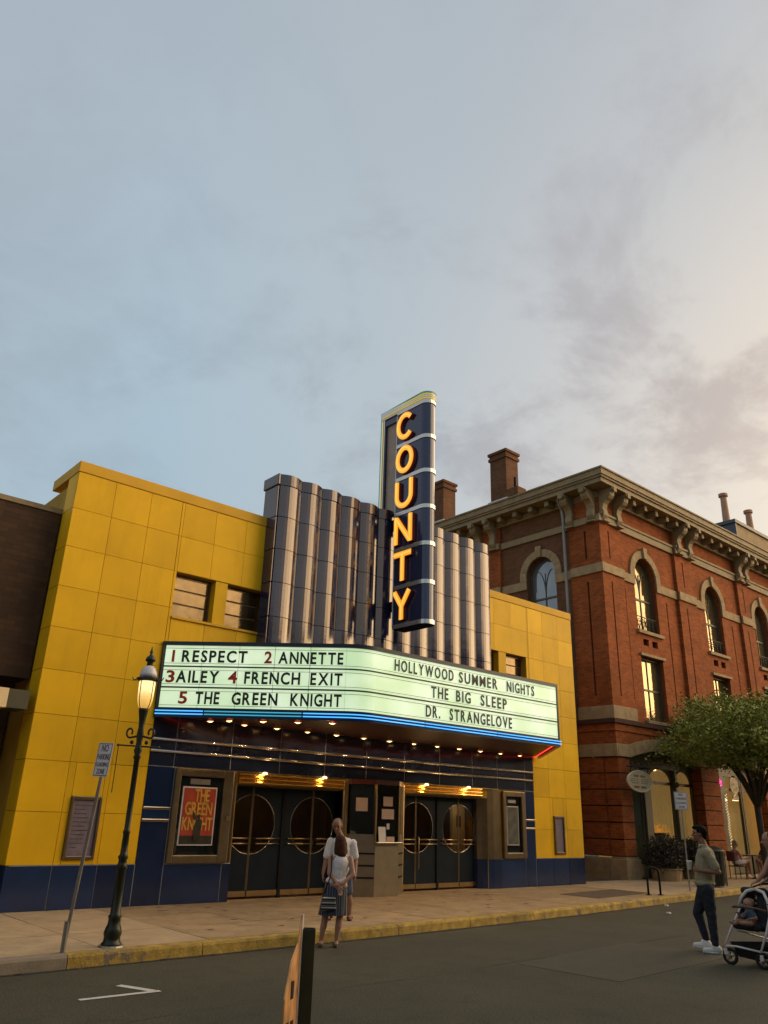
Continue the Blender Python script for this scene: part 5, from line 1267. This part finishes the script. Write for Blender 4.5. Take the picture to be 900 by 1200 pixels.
def shrub(loc, r, h, label):
    t = thing('shrub', label, 'shrub', loc); rr = random.Random(int(loc[0] * 10)); pts = []
    tm = MB()
    for i in range(7): a = rr.uniform(0, 6.28); tm.tube([(loc[0], loc[1], loc[2] + .1), (loc[0] + .5 * r * math.cos(a), loc[1] + .5 * r * math.sin(a), loc[2] + h * .7)], [.02, .006], 4)
    tm.build('stems', M['trunk'], t)
    for i in range(5200):
        v = Vector((rr.gauss(0, 1), rr.gauss(0, 1), rr.gauss(0, 1))).normalized() * (rr.random() ** .45); pts.append((loc[0] + v.x * r, loc[1] + v.y * r * .8, loc[2] + h * .52 + v.z * h * .5))
    leafcloud('foliage', leafmat('dark_shrub_leaf', (.035, .032, .022)), t, pts, .09, 3)
    MB().lathe([(r * .55, 0), (r * .62, .32), (r * .66, .34), (r * .6, .36)], (loc[0], loc[1], loc[2]), 16).build('planter', M['stone'], t)
shrub((24.6, 14.3, .15), .78, 1.35, 'dark bushy shrub in a planter below the oval shop sign')
shrub((26.4, 14.35, .15), .62, 1.25, 'dark shrub in a planter below the lit curtained shop window')

# ================================================================== PEOPLE
def blob(mb, name, m, parent, voxel=.009, smooth=3, wr=0.0):
    o = mb.build(name, m, parent, smooth=True, local=True)
    r = o.modifiers.new('remesh', 'REMESH'); r.mode = 'VOXEL'; r.voxel_size = voxel; r.use_smooth_shade = True
    s = o.modifiers.new('smooth', 'SMOOTH'); s.factor = .5; s.iterations = smooth
    if wr:
        tx = bpy.data.textures.get('wrinkle') or bpy.data.textures.new('wrinkle', 'CLOUDS'); tx.noise_scale = .07; tx.noise_depth = 1
        d = o.modifiers.new('wrinkle', 'DISPLACE'); d.texture = tx; d.strength = wr; d.mid_level = .5; d.texture_coords = 'LOCAL'
    return o
def headrot(yaw, pitch=0.0, roll=0.0):      # local +x is the face direction
    return Matrix.Rotation(yaw, 3, 'Z') @ Matrix.Rotation(pitch, 3, 'Y') @ Matrix.Rotation(roll, 3, 'X')
def head(mb, c, Rm, k=1.0):
    c = Vector(c); f = lambda x, y, z: c + Rm @ Vector((x * k, y * k, z * k))
    mb.ell(f(-.012, 0, .028), (.096 * k, .076 * k, .088 * k), 14, 10, Rm); mb.ell(f(.022, 0, -.03), (.066 * k, .060 * k, .082 * k), 12, 8, Rm)
    mb.ell(f(.05, 0, -.088), (.026 * k, .028 * k, .022 * k), 8, 6, Rm)
    mb.cap(f(.078, 0, .012), f(.104, 0, -.024), .010 * k, .015 * k, 8)
    for s in (-1, 1):
        mb.ell(f(-.008, s * .078, -.008), (.018 * k, .010 * k, .030 * k), 8, 6, Rm); mb.ell(f(.068, s * .034, .024), (.02 * k, .026 * k, .010 * k), 8, 6, Rm); mb.ell(f(.055, s * .038, -.02), (.026 * k, .022 * k, .022 * k), 8, 6, Rm)
def facebits(root, c, Rm, k=1.0):
    c = Vector(c); f = lambda x, y, z: c + Rm @ Vector((x * k, y * k, z * k))
    for s in (-1, 1):
        MB().ell(f(.079, s * .031, .006), (.008 * k, .014 * k, .007 * k), 8, 6, Rm).build('eye', M['eye'], root, smooth=True, local=True)
        MB().ell(f(.083, s * .032, .030), (.006 * k, .020 * k, .005 * k), 8, 6, Rm).build('eyebrow', M['hairbk'], root, smooth=True, local=True)
    MB().ell(f(.082, 0, -.056), (.010 * k, .024 * k, .008 * k), 8, 6, Rm).build('mouth', M['lips'], root, smooth=True, local=True)
def hand(mb, w, d, palm_n, k=1.0, curl=.5, flip=1):
    """w wrist, d direction of the hand, palm_n palm normal"""
    w = Vector(w); d = Vector(d).normalized(); n = Vector(palm_n); n = (n - d * n.dot(d)).normalized(); s = d.cross(n) * flip
    Rm = Matrix((s, n, d)).transposed()
    mb.ell(w + d * .045 * k, (.040 * k, .017 * k, .052 * k), 10, 8, Rm)
    for i, (L_, off) in enumerate(((.068, -.03), (.078, -.010), (.072, .011), (.056, .030))):
        a = w + d * .082 * k + s * off * k; dirn = d; r = .0088 * k; p = a
        for q, seg in enumerate((.45, .32, .25)):
            ang = curl * (q + .5); dd = (d * math.cos(ang) + n * math.sin(ang)); e = p + dd * L_ * seg * k; mb.cap(p, e, r, r * .9, 7); p = e; r *= .9
    a = w + d * .025 * k - s * .030 * k; b = a + (d * .6 - s * .7 + n * .35).normalized() * .035 * k; c = b + (d * .85 - s * .15 + n * .5).normalized() * .03 * k
    mb.cap(a, b, .013 * k, .010 * k, 7); mb.cap(b, c, .010 * k, .008 * k, 7)
def person(label, loc, rz, J, k=1.0, group=None):
    root = thing('person', label, 'person', loc, rz, group)
    return root
V = Vector
# --- woman in white sleeveless top, back to the camera
dW = V((7.76, 9.93, 0)).normalized(); rW = math.atan2(-dW.x, dW.y)       # local +x = right of view, +y = away
W1 = thing('person', 'woman in white sleeveless top and striped skirt seen from behind, hands behind her back', 'person', (7.76, 9.93, 0), rW)
hc = V((.115, .02, 1.36)); hr = headrot(R_(80), R_(28))
b = MB(); head(b, hc, hr, .92); b.cap((.12, -.01, 1.16), (.115, .0, 1.30), .055, .05)
b.ell((.125, 0, 1.12), (.155, .085, .10)); b.cap((.12, 0, 1.10), (.09, 0, .86), .115, .115); b.ell((.08, -.01, .80), (.165, .12, .12))
Shl, Shr = V((-.02, 0, 1.165)), V((.27, 0, 1.165)); El, Er = V((-.03, -.08, .965)), V((.315, -.07, .955)); Wl, Wr = V((.115, -.155, .80)), V((.165, -.15, .835))
for s_, e_, w_ in ((Shl, El, Wl), (Shr, Er, Wr)): b.cap(s_, e_, .043, .036); b.cap(e_, w_, .036, .024)
hand(b, Wl, (.25, -.10, -.9), (0, -1, -.1), .9, .45); hand(b, Wr, (-.7, -.15, -.35), (0, 1, .2), .9, .6)
for s_ in (-1, 1):
    kx = -.055 if s_ < 0 else .15; ax_ = -.105 if s_ < 0 else .115
    b.cap((.08 + s_ * .08, 0, .74), (kx, 0, .42), .085, .055); b.cap((kx, 0, .42), (kx * .6 + ax_ * .4, -.01, .27), .050, .050); b.cap((kx * .5 + ax_ * .5, -.01, .27), (ax_, 0, .07), .048, .028)
    b.cap((ax_, -.03, .045), (ax_ - .01, .12, .030), .032, .026)
blob(b, 'body', M['skin'], W1, .008)
h = MB(); Rm = hr; h.ell(hc + V((-.002, -.02, .035)), (.085, .095, .10), 14, 10, Rm if 0 else None); h.cap(hc + V((.0, -.035, .0)), hc + V((.02, -.055, -.13)), .085, .075); h.cap(hc + V((-.05, -.02, .0)), hc + V((-.055, -.03, -.12)), .045, .035); h.cap(hc + V((.055, -.02, .0)), hc + V((.075, -.03, -.10)), .045, .035)
blob(h, 'hair', M['hairbr'], W1, .010, 2, .012)
s = MB(); s.ell((.125, 0, 1.105), (.14, .098, .095)); s.cap((.125, 0, 1.10), (.085, 0, .92), .130, .128); s.ell((.08, -.005, .86), (.168, .128, .075)); s.cap((.045, 0, 1.15), (.06, 0, 1.19), .032, .028); s.cap((.205, 0, 1.15), (.19, 0, 1.19), .032, .028)
blob(s, 'top', M['whitecloth'], W1, .010, 3, .014)
# skirt: flared, striped
sk = MB(); k_ = 28; vs = []
for j, (z, ax_, ay, cx) in enumerate(((.86, .155, .115, .08), (.76, .172, .135, .07), (.62, .185, .145, .06), (.50, .200, .155, .05), (.41, .212, .165, .045))):
    for i in range(k_):
        a = 2 * math.pi * i / k_; rip = 1 + (.03 + .02 * j) * math.sin(i * 2.7) * (j / 4); vs.append((cx + ax_ * rip * math.cos(a), ay * rip * math.sin(a), z))
sk.add(vs, [(j * k_ + i, j * k_ + (i + 1) % k_, (j + 1) * k_ + (i + 1) % k_, (j + 1) * k_ + i) for j in range(4) for i in range(k_)])
o = sk.build('skirt', stripemat('navy_white_stripe', [(0, (.025, .032, .05)), (.72, (.30, .31, .33)), (.82, (.025, .032, .05))], 0, 28), W1, smooth=True, local=True)
o.modifiers.new('solid', 'SOLIDIFY').thickness = .006; o.modifiers.new('sub', 'SUBSURF').levels = 1
for ax_ in (-.105, .115):
    m = MB(); m.ell((ax_ - .003, .04, .012), (.043, .125, .014), 12, 6); m.cap((ax_ - .035, .09, .03), (ax_ + .03, .09, .03), .017, .017); blob(m, 'shoe', M['blackshoe'], W1, .008, 1)
bg_ = thing('handbag', 'black and white striped handbag hanging at the hip of the woman in white', 'handbag', (7.76, 9.93, 0), rW)
m = MB(); m.add([(-.115, -.215, .655), (.075, -.225, .665), (.09, -.215, .50), (-.13, -.205, .475), (-.105, -.15, .655), (.07, -.16, .665), (.09, -.145, .50), (-.13, -.135, .475)], [(0, 1, 2, 3), (4, 7, 6, 5), (0, 4, 5, 1), (1, 5, 6, 2), (2, 6, 7, 3), (3, 7, 4, 0)])
m.build('bag_body', stripemat('bag_stripe', [(0, (.02, .02, .025)), (.30, (.55, .52, .47)), (.52, (.02, .02, .025)), (.7, (.26, .19, .12)), (.86, (.02, .02, .025))], 2, 16), bg_, bevel=.012, local=True)
MB().tube([(-.10, -.18, .65), (-.07, -.20, .78), (-.02, -.19, .90), (.0, -.14, 1.04), (-.01, -.06, 1.18), (.0, .0, 1.21)], .009, 5).build('strap', M['black'], bg_, smooth=True, local=True)
# --- grey haired man facing the camera
dM = V((8.95, 11.3, 0)).normalized(); rM = math.atan2(-dM.x, dM.y)
M1 = thing('person', 'grey haired man in white short sleeved shirt and shorts, head bowed, facing the woman', 'person', (8.95, 11.3, .15), rM)
hc = V((-.035, -.06, 1.435)); hr = headrot(R_(-98), R_(17))
b = MB(); head(b, hc, hr, .98); b.cap((.04, .02, 1.24), (-.02, -.03, 1.37), .06, .055); b.ell((.055, .02, 1.17), (.185, .10, .10)); b.cap((.055, .02, 1.12), (.06, .02, .80), .14, .14); b.ell((.065, .02, .76), (.165, .12, .12))
Sl, Sr = V((-.135, .0, 1.19)), V((.25, .02, 1.17)); El, Er = V((-.20, -.03, .90)), V((.30, .02, .90)); Wl, Wr = V((-.235, -.10, .70)), V((.305, -.08, .70))
for s_, e_, w_ in ((Sl, El, Wl), (Sr, Er, Wr)): b.cap(s_, e_, .052, .042); b.cap(e_, w_, .042, .028)
hand(b, Wl, (0, -.3, -1), (1, 0, 0), 1, .4); hand(b, Wr, (0, -.3, -1), (-1, 0, 0), 1, .4, -1)
for s_ in (-1, 1):
    hx = .065 + s_ * .09; kx = .065 + s_ * .13; ax_ = .065 + s_ * .165
    b.cap((hx, .02, .74), (kx, 0, .42), .09, .06); b.cap((kx, 0, .42), (ax_, .02, .25), .056, .055); b.cap((ax_, .02, .25), (ax_, .03, .06), .052, .034); b.cap((ax_, .05, .04), (ax_ + s_ * .02, -.13, .03), .036, .030)
blob(b, 'body', M['skin2'], M1, .0085)
facebits(M1, hc, hr, .98)
h = MB(); h.ell(hc + hr @ V((-.036, 0, .040)), (.092, .082, .080), 14, 10, hr); h.cap(hc + V((-.07, .03, .02)), hc + V((-.07, .03, -.03)), .03, .02); h.cap(hc + V((.07, .03, .02)), hc + V((.07, .03, -.03)), .03, .02)
blob(h, 'hair', M['hairgr'], M1, .010, 2, .008)
s = MB(); s.ell((.055, .02, 1.165), (.20, .115, .105)); s.cap((.055, .02, 1.12), (.06, .02, .76), .158, .165); s.cap(Sl, Sl.lerp(El, .75), .066, .068); s.cap(Sr, Sr.lerp(Er, .75), .066, .068); s.cap((.04, .02, 1.24), (.02, .0, 1.28), .07, .062)
blob(s, 'shirt', M['whitecloth'], M1, .010, 3, .018)
s = MB(); s.ell((.065, .02, .70), (.17, .13, .12))
for s_ in (-1, 1): s.cap((.065 + s_ * .085, .02, .68), (.065 + s_ * .125, .0, .44), .105, .095)
blob(s, 'shorts', M['shortcl'], M1, .010, 2, .016)
for s_ in (-1, 1):
    ax_ = .065 + s_ * .165; m = MB(); m.ell((ax_ + s_ * .01, -.03, .012), (.048, .14, .016), 12, 6); m.cap((ax_ - .03, -.06, .045), (ax_ + .05, -.06, .045), .015, .015); blob(m, 'sandal', M['hairbr'], M1, .008, 1)
# --- walking man
dR = V((12.46, 6.71, 0)).normalized(); rR = math.atan2(-dR.x, dR.y)
M2 = thing('person', 'dark haired man in khaki polo, navy trousers and white shoes walking across the road', 'person', (12.46, 6.71, 0), rR)
hc = V((.075, 0, 1.655)); hr = headrot(R_(188), R_(4))
b = MB(); head(b, hc, hr, 1.02); b.cap((.135, .01, 1.44), (.095, 0, 1.57), .062, .058); b.ell((.135, .02, 1.37), (.12, .17, .11)); b.cap((.13, .02, 1.30), (.09, .02, 1.02), .13, .125); b.ell((.085, .02, .95), (.125, .16, .12))
Sn, Sf = V((.16, -.17, 1.385)), V((.10, .19, 1.385)); En, Ef = V((.29, -.19, 1.115)), V((.10, .24, 1.12)); Wn, Wf = V((.05, -.18, 1.13)), V((-.03, .12, 1.17))
b.cap(Sn, En, .052, .043); b.cap(En, Wn, .043, .030); b.cap(Sf, Ef, .050, .042); b.cap(Ef, Wf, .042, .029)
hand(b, Wn, (-1, .15, .15), (0, 1, 0), 1, .75); hand(b, Wf, (-1, -.35, 0), (0, -1, 0), 1, .8, -1)
for (hp, kn, an) in (((.07, .10, .88), (-.065, .10, .52), (.0, .10, .15)), ((.10, -.07, .88), (.125, -.07, .50), (.135, -.07, .11))):
    b.cap(hp, kn, .095, .06); b.cap(kn, an, .058, .036)
    b.cap(V(an) + V((.02, 0, -.04)), V(an) + V((-.12, 0, -.08)), .036, .03)
blob(b, 'body', M['skin2'], M2, .0085)
facebits(M2, hc, hr, 1.02)
h = MB(); h.ell(hc + hr @ V((-.024, 0, .038)), (.100, .084, .088), 14, 10, hr); h.ell(hc + V((-.035, 0, .085)), (.06, .07, .04)); h.cap(hc + V((.075, 0, .02)), hc + V((.07, 0, -.04)), .055, .045); h.cap(hc + V((.02, -.07, .02)), hc + V((.02, -.072, -.01)), .02, .014)
blob(h, 'hair', M['hairbk'], M2, .009, 2, .008)
s = MB(); s.ell((.14, .02, 1.36), (.135, .185, .115)); s.cap((.135, .02, 1.30), (.085, .02, 1.0), .150, .150); s.ell((.08, .02, .945), (.155, .175, .07))
s.cap(Sn, Sn.lerp(En, .72), .066, .070); s.cap(Sf, Sf.lerp(Ef, .72), .062, .064); s.cap((.135, .01, 1.44), (.115, .01, 1.485), .075, .068)
blob(s, 'polo_shirt', M['khaki'], M2, .010, 3, .018)
s = MB(); s.ell((.115, .01, 1.492), (.072, .074, .016)); s.cap((.05, -.03, 1.46), (.075, -.07, 1.48), .012, .012); blob(s, 'collar', M['khakilight'], M2, .008, 1)
s = MB(); s.ell((.085, .02, .90), (.135, .165, .10))
for (hp, kn, an) in (((.07, .09, .86), (-.065, .10, .52), (.01, .10, .19)), ((.10, -.07, .86), (.125, -.07, .50), (.135, -.07, .13))): s.cap(hp, kn, .112, .075); s.cap(kn, an, .073, .055)
blob(s, 'trousers', M['navycloth'], M2, .010, 3, .016)
for an in (V((0, .10, .15)), V((.135, -.07, .11))):
    z0 = an.z - .10; m = MB(); m.cap(V((an.x + .045, an.y, z0 + .045)), V((an.x - .15, an.y, z0 + .025)), .045, .036); m.cap(V((an.x + .03, an.y, z0 + .06)), V((an.x - .02, an.y, z0 + .075)), .05, .045); m.ell((an.x - .05, an.y, z0 + .0), (.15, .045, .014)); blob(m, 'shoe', M['shoe'], M2, .008, 1)
cp = thing('drink_cup', 'small pale cup held in front by the walking man', 'cup', (12.46, 6.71, 0), rR)
MB().lathe([(.030, 0), (.040, .10), (.042, .105), (.036, .11)], (-.115, -.02, 1.13), 14).build('cup_body', M['khakilight'], cp, smooth=False, local=True); MB().lathe([(.043, 0), (.043, .012), (.035, .018)], (-.115, -.02, 1.24), 14).build('cup_lid', M['white'], cp, local=True)
# --- stroller, baby, woman pushing
so_ = V((11.85, 5.75, 0)); dS = so_.normalized(); rS = math.atan2(-dS.x, dS.y)
St = thing('stroller', 'black baby stroller with white tubular frame at the right edge', 'stroller', tuple(so_), rS)
def wheel(c, r, ax=(.35, 1, 0)):
    ax = V(ax).normalized(); u = V((0, 0, 1)); v = ax.cross(u).normalized(); t_ = MB().tube([V(c) + (u * math.cos(2 * math.pi * i / 18) + v * math.sin(2 * math.pi * i / 18)) * r for i in range(18)], .022, 8, closed=True)
    w = t_.build('wheel', M['rubber'], St, smooth=True, local=True)
    m = MB()
    for i in range(5): a = 2 * math.pi * i / 5; m.tube([V(c), V(c) + (u * math.cos(a) + v * math.sin(a)) * (r - .01)], .010, 5)
    m.ell(V(c), .03, 8, 6); m.build('rim', M['galv'], w, local=True)
wheel((-.25, .0, .10), .085); wheel((.16, -.20, .10), .085); wheel((.22, .34, .12), .11); wheel((.62, .12, .12), .11)
fr = MB()
fr.tube([(-.02, .05, .76), (-.20, -.0, .44), (-.305, -.02, .23)], .015, 8); fr.tube([(.31, -.20, .66), (.24, -.21, .44), (.14, -.22, .20)], .015, 8)
fr.tube([(-.305, -.02, .225), (-.15, -.10, .235), (.14, -.22, .205)], .013, 8); fr.tube([(-.30, -.02, .225), (.22, .34, .14)], .011, 6); fr.tube([(.14, -.22, .205), (.62, .12, .14)], .011, 6)
fr.tube([(-.20, 0, .44), (.32, .30, .30), (.22, .34, .12)], .012, 6); fr.tube([(.24, -.21, .44), (.68, .08, .30), (.62, .12, .12)], .012, 6)
fr.build('frame', M['white'], St, smooth=True, local=True)
ar = MB(); ar.tube([(-.06, .04, .74), (-.02, .03, .84), (.06, .0, .93), (.17, -.04, .965), (.27, -.12, .93), (.31, -.18, .82), (.31, -.2, .66)], .022, 8); ar.build('canopy_hoop', M['white'], St, smooth=True, local=True)
hb = MB(); hb.tube([(-.04, .05, .78), (.16, .16, .98), (.26, .20, 1.02)], .012, 6); hb.tube([(.30, -.2, .78), (.46, -.08, .98), (.54, -.02, 1.02)], .012, 6); hb.tube([(.26, .20, 1.02), (.40, .10, 1.04), (.54, -.02, 1.02)], .016, 8); hb.build('handlebar', M['black'], St, smooth=True, local=True)
se = MB(); se.cap((-.12, .0, .50), (.14, -.12, .49), .06, .06); se.cap((-.05, .07, .50), (.24, -.06, .50), .07, .07); se.cap((.02, .12, .52), (.10, .14, .88), .09, .08); se.cap((.20, .05, .52), (.27, .06, .90), .09, .08); se.cap((.27, -.08, .55), (.30, -.10, .80), .055, .05); se.cap((-.05, .10, .55), (-.02, .10, .78), .05, .04)
se.cap((.03, .09, .93), (.25, -.0, .93), .05, .05)
blob(se, 'seat', M['strblack'], St, .012, 3, .01)
bk = MB(); bk.add([(-.24, .0, .28), (.12, -.2, .26), (.56, .1, .26), (.22, .30, .28), (-.14, .02, .10), (.10, -.10, .08), (.42, .1, .10), (.20, .2, .10)], [(0, 1, 5, 4), (1, 2, 6, 5), (2, 3, 7, 6), (3, 0, 4, 7), (4, 5, 6, 7)]); o = bk.build('basket', M['strblack'], St, local=True)
MB().tube([(-.14, -.02, .72), (-.13, -.16, .735), (.0, -.25, .745), (.15, -.29, .735), (.27, -.24, .70)], .017, 8).build('bumper_bar', mat('brown_leather', (.10, .05, .03), .5), St, smooth=True, local=True)
for p in ((-.305, -.03, .12), (.14, -.235, .10)): MB().box(p[0] - .022, p[0] + .022, p[1] - .012, p[1] + .012, p[2], p[2] + .07).build('reflector', M['white'], St, local=True)
Bb = thing('person', 'baby with bare legs sitting in the stroller', 'person', tuple(so_), rS)
hc = V((.055, .0, .755)); hr = headrot(R_(215), R_(5))
b = MB(); head(b, hc, hr, .72); b.ell(hc + V((.01, .01, .02)), (.075, .07, .07)); b.cap((.07, .02, .64), (.06, .0, .70), .04, .035); b.cap((.07, .0, .62), (.09, .0, .54), .07, .075)
b.cap((.02, -.05, .63), (-.06, -.10, .61), .026, .022); b.cap((-.06, -.10, .61), (-.09, -.16, .66), .022, .016); b.cap((.12, -.05, .63), (.14, -.14, .60), .026, .022); b.cap((.14, -.14, .60), (.08, -.2, .60), .022, .016)
b.cap((.03, -.03, .54), (-.10, -.10, .545), .045, .036); b.cap((-.10, -.10, .545), (-.15, -.14, .52), .032, .024); b.cap((.11, -.06, .54), (.06, -.19, .54), .045, .036); b.cap((.06, -.19, .54), (-.06, -.24, .54), .034, .024)
b.cap((-.16, -.14, .52), (-.205, -.16, .545), .022, .016); b.cap((-.07, -.24, .54), (-.11, -.25, .575), .022, .016)
hand(b, (-.09, -.16, .66), (-.5, -.6, .3), (0, 0, -1), .5, .6); hand(b, (.08, -.2, .60), (-1, -.2, 0), (0, 0, -1), .5, .6)
blob(b, 'body', M['skin'], Bb, .007, 2); facebits(Bb, hc, hr, .72)
s = MB(); s.cap((.07, .0, .635), (.09, .0, .54), .082, .088); s.cap((.02, -.04, .63), (-.02, -.07, .62), .036, .036); s.cap((.12, -.04, .63), (.13, -.09, .615), .036, .036); blob(s, 'romper', mat('baby_print', (.06, .09, .12), .85, 0, .9, 16), Bb, .008, 2, .008)
s = MB(); s.ell(hc + V((.02, .015, .03)), (.072, .066, .055)); blob(s, 'hair', mat('fair_hair', (.28, .17, .09), .6), Bb, .008, 2)
Wp = thing('person', 'woman in teal sleeveless top pushing the stroller, half cut off at right', 'person', tuple(so_ + V((0, 0, 0))), rS)
hc = V((.435, .12, 1.60)); hr = headrot(R_(185), R_(8))
b = MB(); head(b, hc, hr, .98); b.cap((.46, .12, 1.40), (.45, .12, 1.52), .055, .05); b.ell((.47, .12, 1.34), (.10, .165, .09)); b.cap((.47, .12, 1.28), (.50, .12, 1.05), .11, .115); b.ell((.51, .12, .95), (.13, .16, .12))
for (s_, e_, w_) in ((V((.41, -.04, 1.35)), V((.31, -.07, 1.17)), V((.215, -.06, 1.07))), (V((.50, .28, 1.35)), V((.46, .28, 1.15)), V((.33, .2, 1.07)))): b.cap(s_, e_, .043, .036); b.cap(e_, w_, .036, .026); hand(b, w_, (-.8, .1, -.4), (.2, .3, -1), .95, .8)
for (hp, kn, an) in (((.48, .04, .88), (.44, .04, .50), (.52, .04, .10)), ((.54, .20, .88), (.60, .2, .50), (.74, .2, .14))): b.cap(hp, kn, .09, .056); b.cap(kn, an, .054, .034); b.cap(V(an) + V((.02, 0, -.05)), V(an) + V((-.14, 0, -.075)), .034, .028)
blob(b, 'body', M['skin'], Wp, .009); facebits(Wp, hc, hr, .98)
h = MB(); h.ell(hc + V((.035, 0, .045)), (.088, .082, .075)); h.cap(hc + V((.08, 0, .0)), hc + V((.085, 0, -.10)), .055, .04); blob(h, 'hair', M['hairbr'], Wp, .009, 2, .008)
s = MB(); s.ell((.47, .12, 1.33), (.112, .165, .09)); s.cap((.47, .12, 1.28), (.50, .12, 1.0), .126, .145); blob(s, 'top', M['tealcl'], Wp, .010, 3, .016)
s = MB(); s.ell((.51, .12, .92), (.145, .17, .10))
for (hp, kn, an) in (((.48, .04, .86), (.44, .04, .50), (.5, .04, .2)), ((.54, .20, .86), (.60, .2, .50), (.72, .2, .22))): s.cap(hp, kn, .105, .07); s.cap(kn, an, .068, .05)
blob(s, 'trousers', M['strblack'], Wp, .011, 3, .016)
# --- seated diners
def diner(x, y, face, lab, topm, legm):
    r0 = face; t = thing('person', lab, 'person', (x, y, .15), r0)
    hc = V((.02, 0, 1.10)); hr = headrot(0, R_(10)); b = MB(); head(b, hc, hr, .95); b.cap((-.04, 0, .92), (0, 0, 1.03), .05, .048); b.ell((-.05, 0, .84), (.09, .165, .09)); b.cap((-.05, 0, .80), (-.03, 0, .56), .11, .125)
    b.cap((-.03, .17, .86), (.06, .2, .64), .042, .036); b.cap((.06, .2, .64), (.28, .12, .66), .036, .026); b.cap((-.03, -.17, .86), (.06, -.2, .64), .042, .036); b.cap((.06, -.2, .64), (.27, -.1, .68), .036, .026)
    hand(b, (.28, .12, .66), (1, -.2, 0), (0, 0, -1), .9, .5); hand(b, (.27, -.1, .68), (1, .2, 0), (0, 0, -1), .9, .5)
    b.cap((0, .09, .50), (.40, .10, .50), .085, .058); b.cap((.40, .10, .50), (.36, .10, .09), .055, .036); b.cap((.0, -.09, .52), (.42, -.02, .56), .085, .058); b.cap((.42, -.02, .56), (.50, .10, .20), .055, .036)
    b.cap((.36, .10, .05), (.50, .11, .03), .034, .028); b.cap((.52, .10, .16), (.62, .14, .10), .034, .028)
    blob(b, 'body', M['skin'], t, .012, 2); facebits(t, hc, hr, .95)
    s = MB(); s.ell((-.05, 0, .83), (.10, .18, .09)); s.cap((-.05, 0, .80), (-.03, 0, .56), .125, .14); s.cap((-.03, .17, .86), (.04, .2, .72), .05, .05); s.cap((-.03, -.17, .86), (.04, -.2, .72), .05, .05); blob(s, 'shirt', topm, t, .013, 2, .012)
    s = MB(); s.ell((-.02, 0, .52), (.14, .17, .10)); s.cap((0, .09, .50), (.24, .10, .50), .098, .08); s.cap((0, -.09, .52), (.24, -.05, .54), .098, .08); blob(s, 'shorts', legm, t, .013, 2, .012)
    h = MB(); h.ell(hc + V((-.02, 0, .04)), (.09, .082, .08)); h.cap(hc + V((-.06, 0, 0)), hc + V((-.07, 0, -.1)), .06, .05); blob(h, 'hair', mat('fair_hair', (.28, .17, .09), .6), t, .012, 2)
    ch = thing('chair', lab.replace('diner', 'chair of the diner').split(' in ')[0] + ' at the cafe table', 'chair', (x, y, .15), r0)
    m = MB().box(-.22, .20, -.21, .21, .38, .41).build('seat', M['maroon'], ch, local=True)
    MB().box(-.25, -.22, -.2, .2, .55, .86).build('backrest', M['maroon'], ch, local=True)
    for lx, ly in ((-.2, -.18), (.17, -.18), (-.2, .18), (.17, .18)): MB().tube([(lx, ly, 0), (lx, ly, .38 if lx > 0 else .84)], .014, 5).build('leg', M['black'], ch, local=True)
diner(28.25, 13.75, R_(-35), 'seated diner with bare crossed legs in a pale shirt', mat('salmon_cloth', (.42, .20, .15), .9), M['whitecloth'])
diner(30.0, 13.55, R_(165), 'seated diner behind the table in a dark red shirt', M['maroon'], M['navycloth'])
tb = thing('cafe_table', 'small dark cafe table between the two seated diners', 'table', (29.1, 13.6, .15))
MB().lathe([(.38, .72), (.38, .75)], (29.1, 13.6, .15), 18).build('table_top', M['maroon'], tb); MB().tube([(29.1, 13.6, .15), (29.1, 13.6, .87)], .03, 8).lathe([(.25, 0), (.22, .03)], (29.1, 13.6, .15), 12).build('table_base', M['black'], tb)
fnc = thing('cafe_barrier', 'low dark railing around the cafe seating by the brick building', 'railing', (30, 12.9, .15))
MB().tube([(28.9, 12.95, 1.0), (34.5, 13.2, 1.0)], .022, 6).build('top_rail', M['black'], fnc)
for i in range(29): MB().tube([(28.9 + i * .2, 12.95 + i * .009, .15), (28.9 + i * .2, 12.95 + i * .009, 1.0)], .010, 4).build('bar', M['black'], fnc)

# ================================================================== other side of the street (behind the photographer, unseen; added for reflections and to block low sun)
ox = -34.0; ro = random.Random(4)
brd2 = brickmat('dull_brick', (.10, .05, .032), (.075, .038, .026), (.09, .07, .05))
for i, (w_, h_) in enumerate(((13, 9.5), (11, 7.6), (14, 10.4), (9, 8.2), (12, 9.4), (15, 7.8), (10, 9.0), (14, 8.4), (18, 7.2))):
    ob = thing('unseen_shop_building', 'plain dark brick shop building added unseen across the street', 'building', (ox, -4.0, 0), group='unseen shop buildings added across the street')
    x1 = ox + w_ - .02; nwin = int(w_ / 2.4); rs = [(ox, x1, 3.4, h_)]; hs = []
    for z in ((4.2, 5.9), (7.0, 8.4)):
        if z[1] > h_ - .5: continue
        for k in range(nwin): u = ox + (k + .5) * w_ / nwin; hs.append((u - .5, u + .5, z[0], z[1]))
    for h in hs: rs = rsub(rs, h)
    m = MB()
    for r in rs: m.box(r[0], r[1], -4.2, -4.0, r[2], r[3])
    m.box(ox, x1, -14, -4.21, 0, h_ - .1); m.box(ox, x1, -4.2, -4.0, 0, .6); m.build('wall', brd2, ob)
    for h in hs: MB().box(h[0], h[1], -4.2, -4.15, h[2], h[3]).build('window', M['winside'], ob)
    MB().box(ox + .3, x1 - .3, -4.2, -4.1, .61, 3.2).build('shop_window', M['glass'], ob); MB().box(ox, x1, -4.3, -3.8, 3.201, 3.399).build('fascia', M['olive'], ob); MB().box(ox - .05, x1, -4.25, -3.75, h_, h_ + .25).build('cornice', M['cornice'], ob)
    ob['label'] = 'plain dark brick shop building added unseen across the street, ' + ('leftmost of the row', 'second from the left of the row', 'third from the left of the row', 'fourth from the left of the row', 'middle one of the row', 'fourth from the right of the row', 'third from the right of the row', 'second from the right of the row', 'rightmost of the row')[i]
    ox += w_
